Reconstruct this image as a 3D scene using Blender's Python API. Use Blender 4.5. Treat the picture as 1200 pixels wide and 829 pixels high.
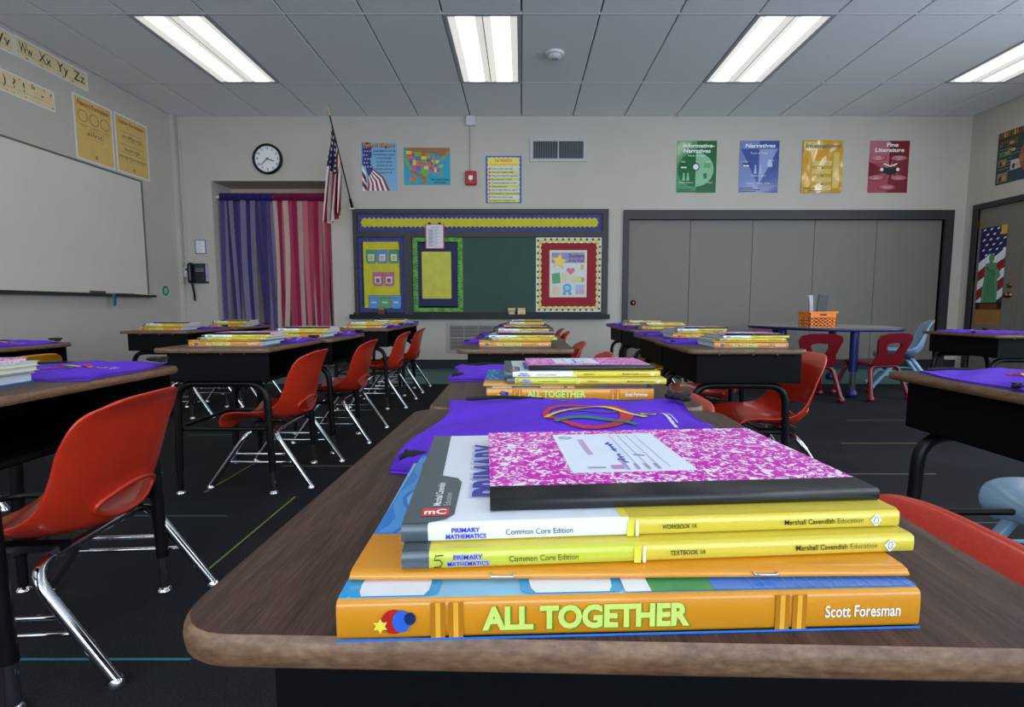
import bpy, math, random
from mathutils import Vector, Matrix
random.seed(7)
PI = math.pi
R = math.radians
for o in list(bpy.data.objects):
    bpy.data.objects.remove(o)
scene = bpy.context.scene
C = scene.collection

# ------------------------------------------------------------------ camera
cam_d = bpy.data.cameras.new('camera')
cam_d.sensor_width = 36.0
cam_d.lens = 36.0 * 597.5 / 1200.0
cam_d.shift_x = -11.0 / 1200.0
cam_d.clip_start = 0.01
cam = bpy.data.objects.new('camera', cam_d)
C.objects.link(cam)
CAMZ = 0.765
cam.location = (0, 0, CAMZ)
cam.rotation_euler = (R(90 - 5.2325), 0, 0)
scene.camera = cam

# ------------------------------------------------------------------ world, light, exposure
LAMP = 3.2            # ceiling troffer emission strength
world = bpy.data.worlds.new('sky')
scene.world = world
world.use_nodes = True
bg = world.node_tree.nodes['Background']
bg.inputs['Color'].default_value = (0.72, 0.85, 1.0, 1)
bg.inputs['Strength'].default_value = 5.0
scene.view_settings.view_transform = 'Standard'
scene.view_settings.look = 'None'
scene.view_settings.gamma = 1.0
scene.view_settings.use_curve_mapping = False
scene.view_settings.exposure = 0.36

XL, XR, YB, YF, ZC = -4.147, 5.36, 6.28, -2.6, 3.017    # room: left, right, far wall, wall behind camera, ceiling
WINS = [(-3.6, -1.5), (-1.2, 0.9), (1.2, 3.3), (3.5, 5.0)]   # windows in the wall behind the camera
WINR = [(-2.2, -0.5), (-0.1, 1.6), (2.0, 3.7)]               # windows in the right wall, beside and behind the camera
WZ0, WZ1 = 0.75, 2.70
for side, spans in (('rear', WINS), ('right', WINR)):
    for a, b in spans:
        ld = bpy.data.lights.new('window_portal', 'AREA')
        ld.shape = 'RECTANGLE'
        ld.size = b - a
        ld.size_y = WZ1 - WZ0
        ld.cycles.is_portal = True
        lo = bpy.data.objects.new('window_portal', ld)
        C.objects.link(lo)
        if side == 'rear':
            lo.location = ((a + b) / 2, YF - 0.02, (WZ0 + WZ1) / 2)
            lo.rotation_euler = (R(90), 0, 0)          # shines to +Y, into the room
        else:
            lo.location = (XR + 0.02, (a + b) / 2, (WZ0 + WZ1) / 2)
            lo.rotation_euler = (R(90), 0, R(90))      # shines to -X

# ------------------------------------------------------------------ materials
def lin(h):
    if isinstance(h, str):
        h = h.lstrip('#')
        c = [int(h[i:i + 2], 16) / 255 for i in (0, 2, 4)]
    else:
        c = h
    return tuple(((x / 12.92) if x <= 0.04045 else ((x + 0.055) / 1.055) ** 2.4) for x in c)

MATS = {}
def mat(name, col, rough=0.5, var=0.06, scale=40, bump=0.0, metal=0.0, coat=0.0, emit=0.0, spec=0.5):
    if name in MATS:
        return MATS[name]
    m = bpy.data.materials.new(name)
    m.use_nodes = True
    nt = m.node_tree
    b = nt.nodes['Principled BSDF']
    c = lin(col)
    b.inputs['Roughness'].default_value = rough
    b.inputs['Metallic'].default_value = metal
    b.inputs['Coat Weight'].default_value = coat
    b.inputs['Coat Roughness'].default_value = 0.08
    b.inputs['Specular IOR Level'].default_value = spec
    tc = nt.nodes.new('ShaderNodeTexCoord')
    nz = nt.nodes.new('ShaderNodeTexNoise')
    nz.inputs['Scale'].default_value = scale
    nz.inputs['Detail'].default_value = 4
    nt.links.new(tc.outputs['Object'], nz.inputs['Vector'])
    rp = nt.nodes.new('ShaderNodeValToRGB')
    rp.color_ramp.elements[0].position = 0.3
    rp.color_ramp.elements[1].position = 0.7
    rp.color_ramp.elements[0].color = tuple(x * (1 - var) for x in c) + (1,)
    rp.color_ramp.elements[1].color = tuple(min(1, x * (1 + var)) for x in c) + (1,)
    nt.links.new(nz.outputs['Fac'], rp.inputs['Fac'])
    nt.links.new(rp.outputs['Color'], b.inputs['Base Color'])
    if bump:
        bp = nt.nodes.new('ShaderNodeBump')
        bp.inputs['Strength'].default_value = bump
        bp.inputs['Distance'].default_value = 0.002
        nt.links.new(nz.outputs['Fac'], bp.inputs['Height'])
        nt.links.new(bp.outputs['Normal'], b.inputs['Normal'])
    if emit:
        nt.links.new(rp.outputs['Color'], b.inputs['Emission Color'])
        b.inputs['Emission Strength'].default_value = emit
    MATS[name] = m
    return m

def ramp_mat(name, stops, build, rough=0.5, bump=0.0, coat=0.0, spec=0.5):
    """stops: [(pos, hex)], build(nt, texcoord node) -> socket for the ramp factor"""
    m = bpy.data.materials.new(name)
    m.use_nodes = True
    nt = m.node_tree
    b = nt.nodes['Principled BSDF']
    b.inputs['Roughness'].default_value = rough
    b.inputs['Coat Weight'].default_value = coat
    b.inputs['Specular IOR Level'].default_value = spec
    tc = nt.nodes.new('ShaderNodeTexCoord')
    fac = build(nt, tc)
    rp = nt.nodes.new('ShaderNodeValToRGB')
    e = rp.color_ramp.elements
    while len(e) < len(stops):
        e.new(0.5)
    for i, (p, h) in enumerate(stops):
        e[i].position = p
        e[i].color = lin(h) + (1,)
    nt.links.new(fac, rp.inputs['Fac'])
    nt.links.new(rp.outputs['Color'], b.inputs['Base Color'])
    if bump:
        bp = nt.nodes.new('ShaderNodeBump')
        bp.inputs['Strength'].default_value = bump
        bp.inputs['Distance'].default_value = 0.001
        nt.links.new(fac, bp.inputs['Height'])
        nt.links.new(bp.outputs['Normal'], b.inputs['Normal'])
    MATS[name] = m
    return m

def noise_socket(nt, tc, scale, sx=1, sy=1, sz=1, detail=4, rough=0.6, dist=0.0):
    mp = nt.nodes.new('ShaderNodeMapping')
    mp.inputs['Scale'].default_value = (sx, sy, sz)
    nt.links.new(tc.outputs['Object'], mp.inputs['Vector'])
    nz = nt.nodes.new('ShaderNodeTexNoise')
    nz.inputs['Scale'].default_value = scale
    nz.inputs['Detail'].default_value = detail
    nz.inputs['Roughness'].default_value = rough
    nz.inputs['Distortion'].default_value = dist
    nt.links.new(mp.outputs['Vector'], nz.inputs['Vector'])
    return nz.outputs['Fac']

def mix_socket(nt, a, b, f=0.5):
    mx = nt.nodes.new('ShaderNodeMix')
    mx.data_type = 'FLOAT'
    mx.inputs[0].default_value = f
    nt.links.new(a, mx.inputs[2])
    nt.links.new(b, mx.inputs[3])
    return mx.outputs[0]

WOOD = ramp_mat('wood_laminate', [(0.32, '#1f1411'), (0.47, '#3d2a23'), (0.58, '#553d33'), (0.72, '#6e5547')],
                lambda nt, tc: mix_socket(nt, noise_socket(nt, tc, 5, 12, 1.0, 1, 4, 0.6, 1.2),
                                          noise_socket(nt, tc, 75, 14, 0.5, 1, 5, 0.75), 0.55), rough=0.42, bump=0.05, spec=0.3)
EDGE = ramp_mat('edge_band', [(0.3, '#46301f'), (0.5, '#70513a'), (0.7, '#8e6e52')],
                lambda nt, tc: mix_socket(nt, noise_socket(nt, tc, 30, 1, 1, 6, 4), noise_socket(nt, tc, 160, 1, 1, 2, 4), 0.5), rough=0.5)
CARPET = ramp_mat('dark_carpet', [(0.3, '#171719'), (0.5, '#262629'), (0.7, '#3a3a3f')],
                  lambda nt, tc: mix_socket(nt, noise_socket(nt, tc, 190, 1, 2.2, 1, 3, 0.7), noise_socket(nt, tc, 2.2, 1, 1, 1, 4), 0.28), rough=0.95, bump=0.5, spec=0.1)
MARBLE = ramp_mat('marbled_cover', [(0.44, '#cc00ac'), (0.53, '#d008b2'), (0.545, '#eed8f2'), (0.62, '#f4ecf8')],
                  lambda nt, tc: noise_socket(nt, tc, 165, 1, 1.0, 1, 3, 0.55, 1.6), rough=0.4, coat=0.05, spec=0.3)
WALL = mat('wall_paint', '#c2bbb0', 0.75, 0.02, 3, spec=0.3)
CEILM = mat('ceiling_tile', '#eff1f4', 0.9, 0.04, 120, bump=0.15, spec=0.2)
TBAR = mat('grid_bar', '#cfd4da', 0.5, 0.02)
SEAM = mat('seam_dark', '#4a5058', 0.9, 0.02)
BLACKM = mat('black_steel', '#0b0c0f', 0.4, 0.15, 90, bump=0.05, spec=0.3)
BOXM = mat('black_box_steel', '#08090b', 0.6, 0.15, 200, bump=0.1, spec=0.12)
CHROME = mat('chrome', '#d5d8de', 0.12, 0.05, 30, metal=1.0)
RED = mat('red_plastic', '#c8321a', 0.32, 0.1, 260, coat=0.35)
YEL = mat('yellow_plastic', '#c88a1c', 0.32, 0.1, 260, coat=0.3)
BLUEP = mat('light_blue_plastic', '#8fb4cf', 0.35, 0.05, 200, coat=0.2)
MAROON = mat('maroon_plastic', '#76101e', 0.35, 0.08, 200, coat=0.25)
PURPLE = mat('purple_fabric', '#5f2bcc', 0.7, 0.1, 500, bump=0.2, spec=0.25)
BLACKF = mat('black_cord', '#0b0b0e', 0.8, 0.2, 600, bump=0.3)
CHARC = mat('charcoal_frame', '#2f2f30', 0.5, 0.08, 60)
BASEM = mat('rubber_base', '#1d1f22', 0.55, 0.08, 40)
TEAL = mat('teal_floor', '#3f6a69', 0.5, 0.08, 20)
WHITE = mat('white_plastic', '#dcdedf', 0.4, 0.02)
WPRINT = mat('white_print', '#f2f4f6', 0.4, 0.01)
BPRINT = mat('black_print', '#15161a', 0.5, 0.02)
PAGES = ramp_mat('page_edges', [(0.3, '#a9adb0'), (0.7, '#e4e6e6')], lambda nt, tc: noise_socket(nt, tc, 60, 0.3, 0.3, 40, 3), rough=0.8)
def P(h, rough=0.35, coat=0.0):           # printed ink
    return mat('ink_' + h.strip('#') + ('_gloss' if coat else ''), h, rough, 0.03, 25, coat=coat)

# ------------------------------------------------------------------ mesh builder
def lerp(a, b, t): return a + (b - a) * t
def rrect(hw, hl, r, n=5, cx=0.0, cy=0.0):
    r = max(1e-4, min(r, hw - 1e-4, hl - 1e-4))
    out = []
    for qx, qy, a0 in ((1, 1, 0), (-1, 1, 90), (-1, -1, 180), (1, -1, 270)):
        for i in range(n + 1):
            a = R(a0 + 90 * i / n)
            out.append((cx + qx * (hw - r) + r * math.cos(a), cy + qy * (hl - r) + r * math.sin(a)))
    return out
def ellipse(cx, cy, rx, ry, n=20, a0=0, a1=360):
    return [(cx + rx * math.cos(R(a0 + (a1 - a0) * i / n)), cy + ry * math.sin(R(a0 + (a1 - a0) * i / n))) for i in range(n if a1 - a0 >= 360 else n + 1)]
def bend(pts, r, n=6):
    """round the corners of a polyline"""
    pts = [Vector(p) for p in pts]
    out = [pts[0]]
    for i in range(1, len(pts) - 1):
        p, a, b = pts[i], pts[i - 1], pts[i + 1]
        d1, d2 = (a - p), (b - p)
        rr = min(r, d1.length * 0.49, d2.length * 0.49)
        s, e = p + d1.normalized() * rr, p + d2.normalized() * rr
        for k in range(n + 1):
            t = k / n
            out.append((1 - t) ** 2 * s + 2 * t * (1 - t) * p + t * t * e)
    out.append(pts[-1])
    return out
def catmull(pts, n):
    pts = [Vector(p) for p in pts]
    P0 = [pts[0] * 2 - pts[1]] + pts + [pts[-1] * 2 - pts[-2]]
    m = len(pts) - 1
    out = []
    for k in range(n + 1):
        f = k / n * m
        i = min(int(f), m - 1)
        t = f - i
        a, b, c, d = P0[i:i + 4]
        out.append(0.5 * ((2 * b) + (c - a) * t + (2 * a - 5 * b + 4 * c - d) * t * t + (3 * b - a - 3 * c + d) * t ** 3))
    return out

TXT = {}
def text_geo(body, bold=0.0, shear=0.0, spacing=1.0):
    key = (body, bold, shear, spacing)
    if key in TXT:
        return TXT[key]
    cu = bpy.data.curves.new('lettering', 'FONT')
    cu.body = body
    cu.size = 1.0
    cu.offset = bold
    cu.shear = shear
    cu.space_character = spacing
    cu.resolution_u = 3
    cu.fill_mode = 'FRONT'
    ob = bpy.data.objects.new('lettering', cu)
    me = ob.to_mesh()
    vs = [(v.co.x, v.co.y) for v in me.vertices]
    fs = [tuple(p.vertices) for p in me.polygons]
    ob.to_mesh_clear()
    bpy.data.objects.remove(ob)
    bpy.data.curves.remove(cu)
    if vs:
        x0, x1 = min(v[0] for v in vs), max(v[0] for v in vs)
        y0, y1 = min(v[1] for v in vs), max(v[1] for v in vs)
    else:
        x0, x1, y0, y1 = 0, 1, 0, 1
    TXT[key] = (vs, fs, x0, x1, y0, y1)
    return TXT[key]

class MB:
    def __init__(s):
        s.v, s.f, s.fm, s.fs, s.mats = [], [], [], [], []
        s.xf = None
    def mi(s, m):
        if m not in s.mats:
            s.mats.append(m)
        return s.mats.index(m)
    def add(s, vs, fs, m, smooth=False):
        o = len(s.v)
        if s.xf is not None:
            vs = [tuple(s.xf @ Vector(p)) for p in vs]
        s.v += [tuple(p) for p in vs]
        k = s.mi(m)
        for f in fs:
            s.f.append(tuple(i + o for i in f))
            s.fm.append(k)
            s.fs.append(smooth)
    def box(s, x0, y0, z0, x1, y1, z1, m):
        s.add([(x0, y0, z0), (x1, y0, z0), (x1, y1, z0), (x0, y1, z0), (x0, y0, z1), (x1, y0, z1), (x1, y1, z1), (x0, y1, z1)],
              [(0, 3, 2, 1), (4, 5, 6, 7), (0, 1, 5, 4), (1, 2, 6, 5), (2, 3, 7, 6), (3, 0, 4, 7)], m)
        return s
    def loops(s, loops, m, capm=None, cap0=True, cap1=True, smooth=True, closed=True):
        n = len(loops[0])
        vs = [p for l in loops for p in l]
        fs = []
        for i in range(len(loops) - 1):
            for j in range(n if closed else n - 1):
                k = (j + 1) % n
                fs.append((i * n + j, i * n + k, (i + 1) * n + k, (i + 1) * n + j))
        s.add(vs, fs, m, smooth)
        if cap0:
            s.add(loops[0], [tuple(reversed(range(n)))], capm or m)
        if cap1:
            s.add(loops[-1], [tuple(range(n))], capm or m)
        return s
    def slab(s, hw, hl, r, prof, m, topm=None, n=5, cx=0, cy=0, smooth=True):
        """rounded rectangle swept up through (inset, z) profile"""
        s.loops([[(x, y, z) for x, y in rrect(hw - i, hl - i, r - i, n, cx, cy)] for i, z in prof], m, None, True, topm is None, smooth)
        if topm is not None:
            i, z = prof[-1]
            l = [(x, y, z) for x, y in rrect(hw - i, hl - i, r - i, n, cx, cy)]
            s.add(l, [tuple(range(len(l)))], topm)
        return s
    def prism(s, pts, z0, z1, m, smooth=False):
        return s.loops([[(x, y, z0) for x, y in pts], [(x, y, z1) for x, y in pts]], m, smooth=smooth)
    def tube(s, path, r, m, n=8, cap=True, r1=None):
        path = [Vector(p) for p in path]
        up = Vector((0.013, 0.021, 1))
        loops = []
        N = len(path)
        prev = None
        for i, p in enumerate(path):
            t = (path[min(i + 1, N - 1)] - path[max(i - 1, 0)]).normalized()
            if prev is None:
                a = up if abs(t.dot(up.normalized())) < 0.9 else Vector((1, 0.01, 0))
                u = (a - t * a.dot(t)).normalized()
            else:
                u = (prev - t * prev.dot(t)).normalized()
            prev = u
            w = t.cross(u)
            rr = r if r1 is None else lerp(r, r1, i / (N - 1))
            loops.append([p + (u * math.cos(2 * PI * k / n) + w * math.sin(2 * PI * k / n)) * rr for k in range(n)])
        return s.loops(loops, m, None, cap, cap)
    def lathe(s, prof, m, n=20, c=(0, 0, 0), cap0=True, cap1=True):
        return s.loops([[(c[0] + r * math.cos(2 * PI * k / n), c[1] + r * math.sin(2 * PI * k / n), c[2] + z) for k in range(n)] for r, z in prof], m, None, cap0, cap1)
    def poly(s, pts, z, m):
        s.add([(x, y, z) for x, y in pts], [tuple(range(len(pts)))], m)
        return s
    def rect(s, x0, y0, x1, y1, z, m):
        return s.poly([(x0, y0), (x1, y0), (x1, y1), (x0, y1)], z, m)
    def ring(s, cx, cy, rx, ry, w, z, m, n=28, a0=0, a1=360):
        o = ellipse(cx, cy, rx, ry, n, a0, a1)
        i = ellipse(cx, cy, rx - w, ry - w, n, a0, a1)
        vs = [(x, y, z) for x, y in o + i]
        k = len(o)
        full = a1 - a0 >= 360
        s.add(vs, [(j, (j + 1) % k, k + (j + 1) % k, k + j) for j in range(k if full else k - 1)], m)
        return s
    def text(s, body, x, y, z, m, h=None, w=None, align='C', bold=0.0, shear=0.0, rot=0.0, spacing=1.0):
        """baseline box height h (of the text's bounding box at size) or fit width w; x,y = anchor (baseline)"""
        vs, fs, x0, x1, y0, y1 = text_geo(body, bold, shear, spacing)
        if not vs:
            return s
        sy = (h / 0.72) if h else None
        sx = (w / (x1 - x0)) if w else sy
        sy = sy or sx
        ox = {'L': x0, 'C': (x0 + x1) / 2, 'R': x1}[align]
        ca, sa = math.cos(R(rot)), math.sin(R(rot))
        out = []
        for px, py in vs:
            a, b = (px - ox) * sx, py * sy
            out.append((x + a * ca - b * sa, y + a * sa + b * ca, z))
        s.add(out, fs, m)
        return s
    def mesh(s, name):
        me = bpy.data.meshes.new(name)
        me.from_pydata(s.v, [], s.f)
        for m in s.mats:
            me.materials.append(m)
        me.polygons.foreach_set('material_index', s.fm)
        me.polygons.foreach_set('use_smooth', s.fs)
        me.update()
        return me
    def build(s, name, parent=None, loc=(0, 0, 0), rot=(0, 0, 0)):
        return obj(name, s.mesh(name), parent, loc, rot)

def obj(name, me, parent=None, loc=(0, 0, 0), rot=(0, 0, 0)):
    o = bpy.data.objects.new(name, me)
    C.objects.link(o)
    o.parent = parent
    o.location = loc
    o.rotation_euler = rot
    return o
def tag(o, label, cat, group=None):
    o['label'] = label
    o['category'] = cat
    if group:
        o['group'] = group
    return o
def thing(name, label, cat, loc=(0, 0, 0), rot=(0, 0, 0), group=None):
    return tag(obj(name, None, None, loc, rot), label, cat, group)
def struct(o):
    o['kind'] = 'structure'
    return o
def copy_tree(root):
    r = root.copy()
    C.objects.link(r)
    for ch in [c for c in root.children]:
        c = ch.copy()
        C.objects.link(c)
        c.parent = r
        for g in [g for g in ch.children]:
            d = g.copy()
            C.objects.link(d)
            d.parent = c
    return r
FAR = (R(90), 0, 0)                 # local XY drawn on the far wall, facing the room
LEFT = (R(90), 0, R(90))
RIGHT = (R(90), 0, R(-90))

# ================================================================== THE ROOM
b = MB()
b.box(XL - 0.1, YF - 0.1, -0.1, XR + 0.1, 5.03, 0, CARPET)
floor = struct(b.build('floor'))
b = MB()
b.box(XL - 0.1, 5.03, -0.1, XR + 0.1, YB + 0.8, 0.0, TEAL)
struct(b.build('floor_border'))
STRIPES = [('x', -1.14, -0.72, 1.045, '#2c6f78'), ('x', -1.42, -1.08, 1.81, '#2c5f62'), ('x', -1.15, -0.70, 2.40, '#6f7a3c'), ('x', 1.46, 1.9, 2.28, '#6f7048'),
           ('x', 1.8, 2.25, 2.81, '#6f7048'), ('x', 2.2, 2.7, 3.4, '#5f6444'), ('y', 1.4, 2.0, -0.915, '#6f8f3a'), ('y', 2.05, 2.45, -1.31, '#6f7a3c'),
           ('y', 2.4, 3.0, -0.62, '#6f7a3c'), ('y', 1.7, 2.3, -1.66, '#6f8f3a'), ('x', -2.0, -1.6, 3.0, '#2c5f62'), ('y', 3.2, 3.8, 1.75, '#6f7048'),
           ('x', 0.2, 0.6, 3.4, '#2c5f62'), ('x', -0.75, -0.35, 3.3, '#6f7a3c'), ('x', 1.3, 1.8, 1.75, '#2c5f62')]
for ax, a0, a1, c, h in STRIPES:
    b = MB()
    if ax == 'x':
        b.box(a0, c - 0.003, 0, a1, c + 0.003, 0.0012, P(h, 0.9))
    else:
        b.box(c - 0.003, a0, 0, c + 0.003, a1, 0.0012, P(h, 0.9))
    b.build('carpet_stripe', floor)

# far wall with the curtained recess and the closet opening
OX0, OX1, OZ = -3.72, -2.30, 2.27
CX0, CX1, CZ1 = 1.30, 5.11, 1.815
b = MB()
T = 0.12
b.box(XL - 0.1, YB, 0, OX0, YB + T, ZC + 0.03, WALL)
b.box(OX0, YB, OZ, OX1, YB + T, ZC + 0.03, WALL)
b.box(OX1, YB, 0, CX0, YB + T, ZC + 0.03, WALL)
b.box(CX0, YB, CZ1, CX1, YB + T, ZC + 0.03, WALL)
b.box(CX1, YB, 0, XR + 0.1, YB + T, ZC + 0.03, WALL)
RY = YB + 0.42                       # back of the recess
b.box(OX0 - 0.05, YB + T, 0, OX0, RY, OZ + 0.05, WALL)
b.box(OX1, YB + T, 0, OX1 + 0.05, RY, OZ + 0.05, WALL)
b.box(OX0, YB + T, OZ, OX1, RY, OZ + 0.05, WALL)
b.box(CX0 - 0.1, YB + T, 0, CX1 + 0.1, YB + T + 0.05, CZ1 + 0.1, WALL)
struct(b.build('wall_back'))
b = MB()
b.box(XL - 0.1, YF, 0, XL, YB, ZC + 0.03, WALL)
struct(b.build('wall_left'))
b = MB()
DR0, DR1, DRZ = 5.03, 6.10, 1.90      # double door in the right wall
b.box(XR, YF, 0, XR + 0.1, DR0, WZ0, WALL)
b.box(XR, YF, WZ1, XR + 0.1, DR0, ZC + 0.03, WALL)
er = [YF] + [e for w in WINR for e in w] + [DR0]
for i in range(0, len(er), 2):
    b.box(XR, er[i], WZ0, XR + 0.1, er[i + 1], WZ1, WALL)
b.box(XR, DR1, 0, XR + 0.1, YB, ZC + 0.03, WALL)
b.box(XR, DR0, DRZ, XR + 0.1, DR1, ZC + 0.03, WALL)
struct(b.build('wall_right'))
b = MB()
b.box(XL - 0.1, YF - 0.12, 0, XR + 0.1, YF, WZ0, WALL)
b.box(XL - 0.1, YF - 0.12, WZ1, XR + 0.1, YF, ZC + 0.03, WALL)
ed = [XL - 0.1] + [e for w in WINS for e in w] + [XR + 0.1]
for i in range(0, len(ed), 2):
    b.box(ed[i], YF - 0.12, WZ0, ed[i + 1], YF, WZ1, WALL)
struct(b.build('wall_front'))
for i, (a, c) in enumerate(WINS):
    b = MB()
    for x in (a, (a + c) / 2 - 0.02, c - 0.04):
        b.box(x, YF - 0.09, WZ0, x + 0.04, YF - 0.03, WZ1, CHARC)
    for z in (WZ0, (WZ0 + WZ1) / 2, WZ1 - 0.04):
        b.box(a, YF - 0.085, z, c, YF - 0.035, z + 0.04, CHARC)
    struct(b.build('window_%d' % (i + 1)))
for i, (a, c) in enumerate(WINR):
    b = MB()
    for y in (a, (a + c) / 2 - 0.02, c - 0.04):
        b.box(XR + 0.03, y, WZ0, XR + 0.08, y + 0.04, WZ1, CHARC)
    for z in (WZ0, (WZ0 + WZ1) / 2, WZ1 - 0.04):
        b.box(XR + 0.035, a, z, XR + 0.075, c, z + 0.04, CHARC)
    struct(b.build('window_%d' % (i + 1 + len(WINS))))

# ceiling: backing, grid bars, tiles, troffers
S = 0.6096
YA, YBR = 4.157, 5.376
b = MB()
b.box(XL - 0.1, YF - 0.1, ZC + 0.03, XR + 0.1, YB + 0.1, ZC + 0.1, SEAM)
ceil = struct(b.build('ceiling'))
rows = [YBR + 1.2192 * k for k in range(-7, 2)]
LIGHTCOL = (-5, -1, 3, 7)
LIGHTROW = (YA, YA - 2 * 1.2192, YA - 4 * 1.2192)
tile_me = {}
def tile(w, l):
    key = (round(w, 3), round(l, 3))
    if key not in tile_me:
        t = MB()
        t.loops([[(x, y, z) for x, y in ((-w / 2 + i, -l / 2 + i), (w / 2 - i, -l / 2 + i), (w / 2 - i, l / 2 - i), (-w / 2 + i, l / 2 - i))] for i, z in ((0, 0.02), (0, 0.004), (0.004, 0.0))], CEILM, smooth=False, cap0=False)
        # face must look down
        t.f = [tuple(reversed(f)) for f in t.f]
        tile_me[key] = t.mesh('ceiling_tile')
    return tile_me[key]
for k in range(-7, 10):
    x0, x1 = max(k * S, XL), min((k + 1) * S, XR)
    if x1 - x0 < 0.03:
        continue
    for ry in [rows[0] - 1.2192] + rows:
        y0, y1 = max(ry, YF), min(ry + 1.2192, YB)
        if y1 - y0 < 0.03:
            continue
        if k in LIGHTCOL and any(abs(ry - q) < 0.01 for q in LIGHTROW):
            continue
        obj('ceiling_tile', tile(x1 - x0 - 0.013, y1 - y0 - 0.008), ceil, ((x0 + x1) / 2, (y0 + y1) / 2, ZC))
for ry in rows:
    if YF < ry < YB - 0.05:
        b = MB()
        b.box(XL, ry - 0.005, ZC - 0.002, XR, ry + 0.005, ZC + 0.02, TBAR)
        b.build('grid_bar', ceil)
LENS = mat('lamp_diffuser', '#fff9ee', 0.4, 0.0, emit=LAMP)
LENS2 = mat('lamp_reflector', '#fffaf2', 0.4, 0.0, emit=LAMP * 0.13)
FRM = mat('troffer_frame', '#aeb2ba', 0.5, 0.02)
names = {-5: 'leftmost', -1: 'second from left', 3: 'third from left', 7: 'rightmost'}
proto = None
for ri, ry in enumerate(LIGHTROW):
    for k in LIGHTCOL:
        if proto is None:
            root = thing('ceiling_light', '', 'light')
            t = MB()
            W2, L2 = S / 2, 1.2192 / 2
            for x0, x1, y0, y1 in ((-W2, -W2 + .028, -L2, L2), (W2 - .028, W2, -L2, L2), (-W2, W2, -L2, -L2 + .028), (-W2, W2, L2 - .028, L2)):
                t.box(x0, y0, -0.003, x1, y1, 0.022, FRM)
            t.build('frame', root)
            for sx in (-1, 1):
                t = MB()
                xc = sx * 0.138
                # vaulted lens: bright strip between two sloping reflector wings
                sec = [(-0.134, 0.0), (-0.075, 0.012), (-0.05, 0.014), (0.05, 0.014), (0.075, 0.012), (0.134, 0.0)]
                for i in range(5):
                    (xa, za), (xb, zb) = sec[i], sec[i + 1]
                    m = LENS if 1 <= i <= 3 else LENS2
                    t.add([(xc + xa, -L2 + .028, za), (xc + xa, L2 - .028, za), (xc + xb, L2 - .028, zb), (xc + xb, -L2 + .028, zb)], [(0, 1, 2, 3)], m)
                t.build('diffuser', root)
            t = MB()
            t.box(-0.003, -L2 + .028, -0.001, 0.003, L2 - .028, 0.004, FRM)
            t.build('divider', root)
            proto = root
            o = root
        else:
            o = copy_tree(proto)
        o.location = (k * S + S / 2, ry + 1.2192 / 2, ZC)
        o['label'] = ('bright recessed fluorescent ceiling light, %s of the four in view' % names[k]) if ri == 0 else 'recessed fluorescent ceiling light behind or above the viewer, out of view'
        o['group'] = 'ceiling lights'
# baseboards
for nm, bx in (('baseboard_back', [(XL, YB - 0.012, 0, OX0, YB, 0.115), (OX1, YB - 0.012, 0, XR, YB, 0.115)]),
               ('baseboard_left', [(XL, YF, 0, XL + 0.012, YB, 0.115)]), ('baseboard_right', [(XR - 0.012, YF, 0, XR, DR0 - 0.07, 0.115)])):
    b = MB()
    for q in bx:
        b.box(*q, BASEM)
    struct(b.build(nm))

# closet with five panels
b = MB()
b.box(1.232, YB - 0.03, 0.0, CX0, YB + T, CZ1, CHARC)
b.box(CX1, YB - 0.03, 0.0, 5.208, YB + T, CZ1, CHARC)
b.box(1.232, YB - 0.03, CZ1, 5.208, YB + T, 1.925, CHARC)
frame = struct(b.build('trim_1'))
GREYP = mat('grey_panel', '#7c766d', 0.55, 0.03, 300, bump=0.05)
closet = struct(obj('door_1', None, None, (0, 0, 0)))
pe = [CX0, 2.055, 2.814, 3.566, 4.322, CX1]
for i in range(5):
    t = MB()
    t.box(pe[i] + 0.003, YB + 0.03, 0.115, pe[i + 1] - 0.003, YB + 0.07, CZ1 - 0.004, GREYP)
    p = t.build('panel', closet)
    if i == 0:
        t = MB()
        t.lathe([(0.034, 0), (0.034, 0.006), (0.02, 0.01), (0.018, 0.02), (0.010, 0.024)], mat('brass', '#8a6a35', 0.35, metal=1.0), 14)
        t.build('lock', p, (1.375, YB + 0.03, 0.815), FAR)

# door recess behind the curtain
CREAM = mat('cream_door', '#c9b9a0', 0.6, 0.03)
b = MB()
b.box(OX0, RY, 0, OX1, RY + 0.05, OZ, CREAM)
d2 = struct(b.build('door_2'))
b = MB(); b.box(-3.05, RY - 0.012, 1.28, -2.62, RY, 1.98, mat('pale_pane', '#d9d08a', 0.25)); b.build('pane', d2)
b = MB(); b.box(-3.05, RY - 0.012, 0.08, -2.62, RY, 1.24, mat('olive_panel', '#8c8a5c', 0.6)); b.build('panel', d2)
b = MB(); b.box(-2.50, RY - 0.012, 0.05, -2.31, RY, 1.66, mat('dark_pane', '#3c4653', 0.2)); b.build('side_pane', d2)
b = MB(); b.box(-2.45, RY - 0.016, 0.30, -2.38, RY - 0.012, 0.86, mat('bluish_pane', '#8fa6d8', 0.3)); b.build('side_pane', d2)
b = MB(); b.box(-3.60, RY - 0.014, 1.20, -3.46, RY, 1.74, BPRINT); b.build('notice_board', d2)

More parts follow.
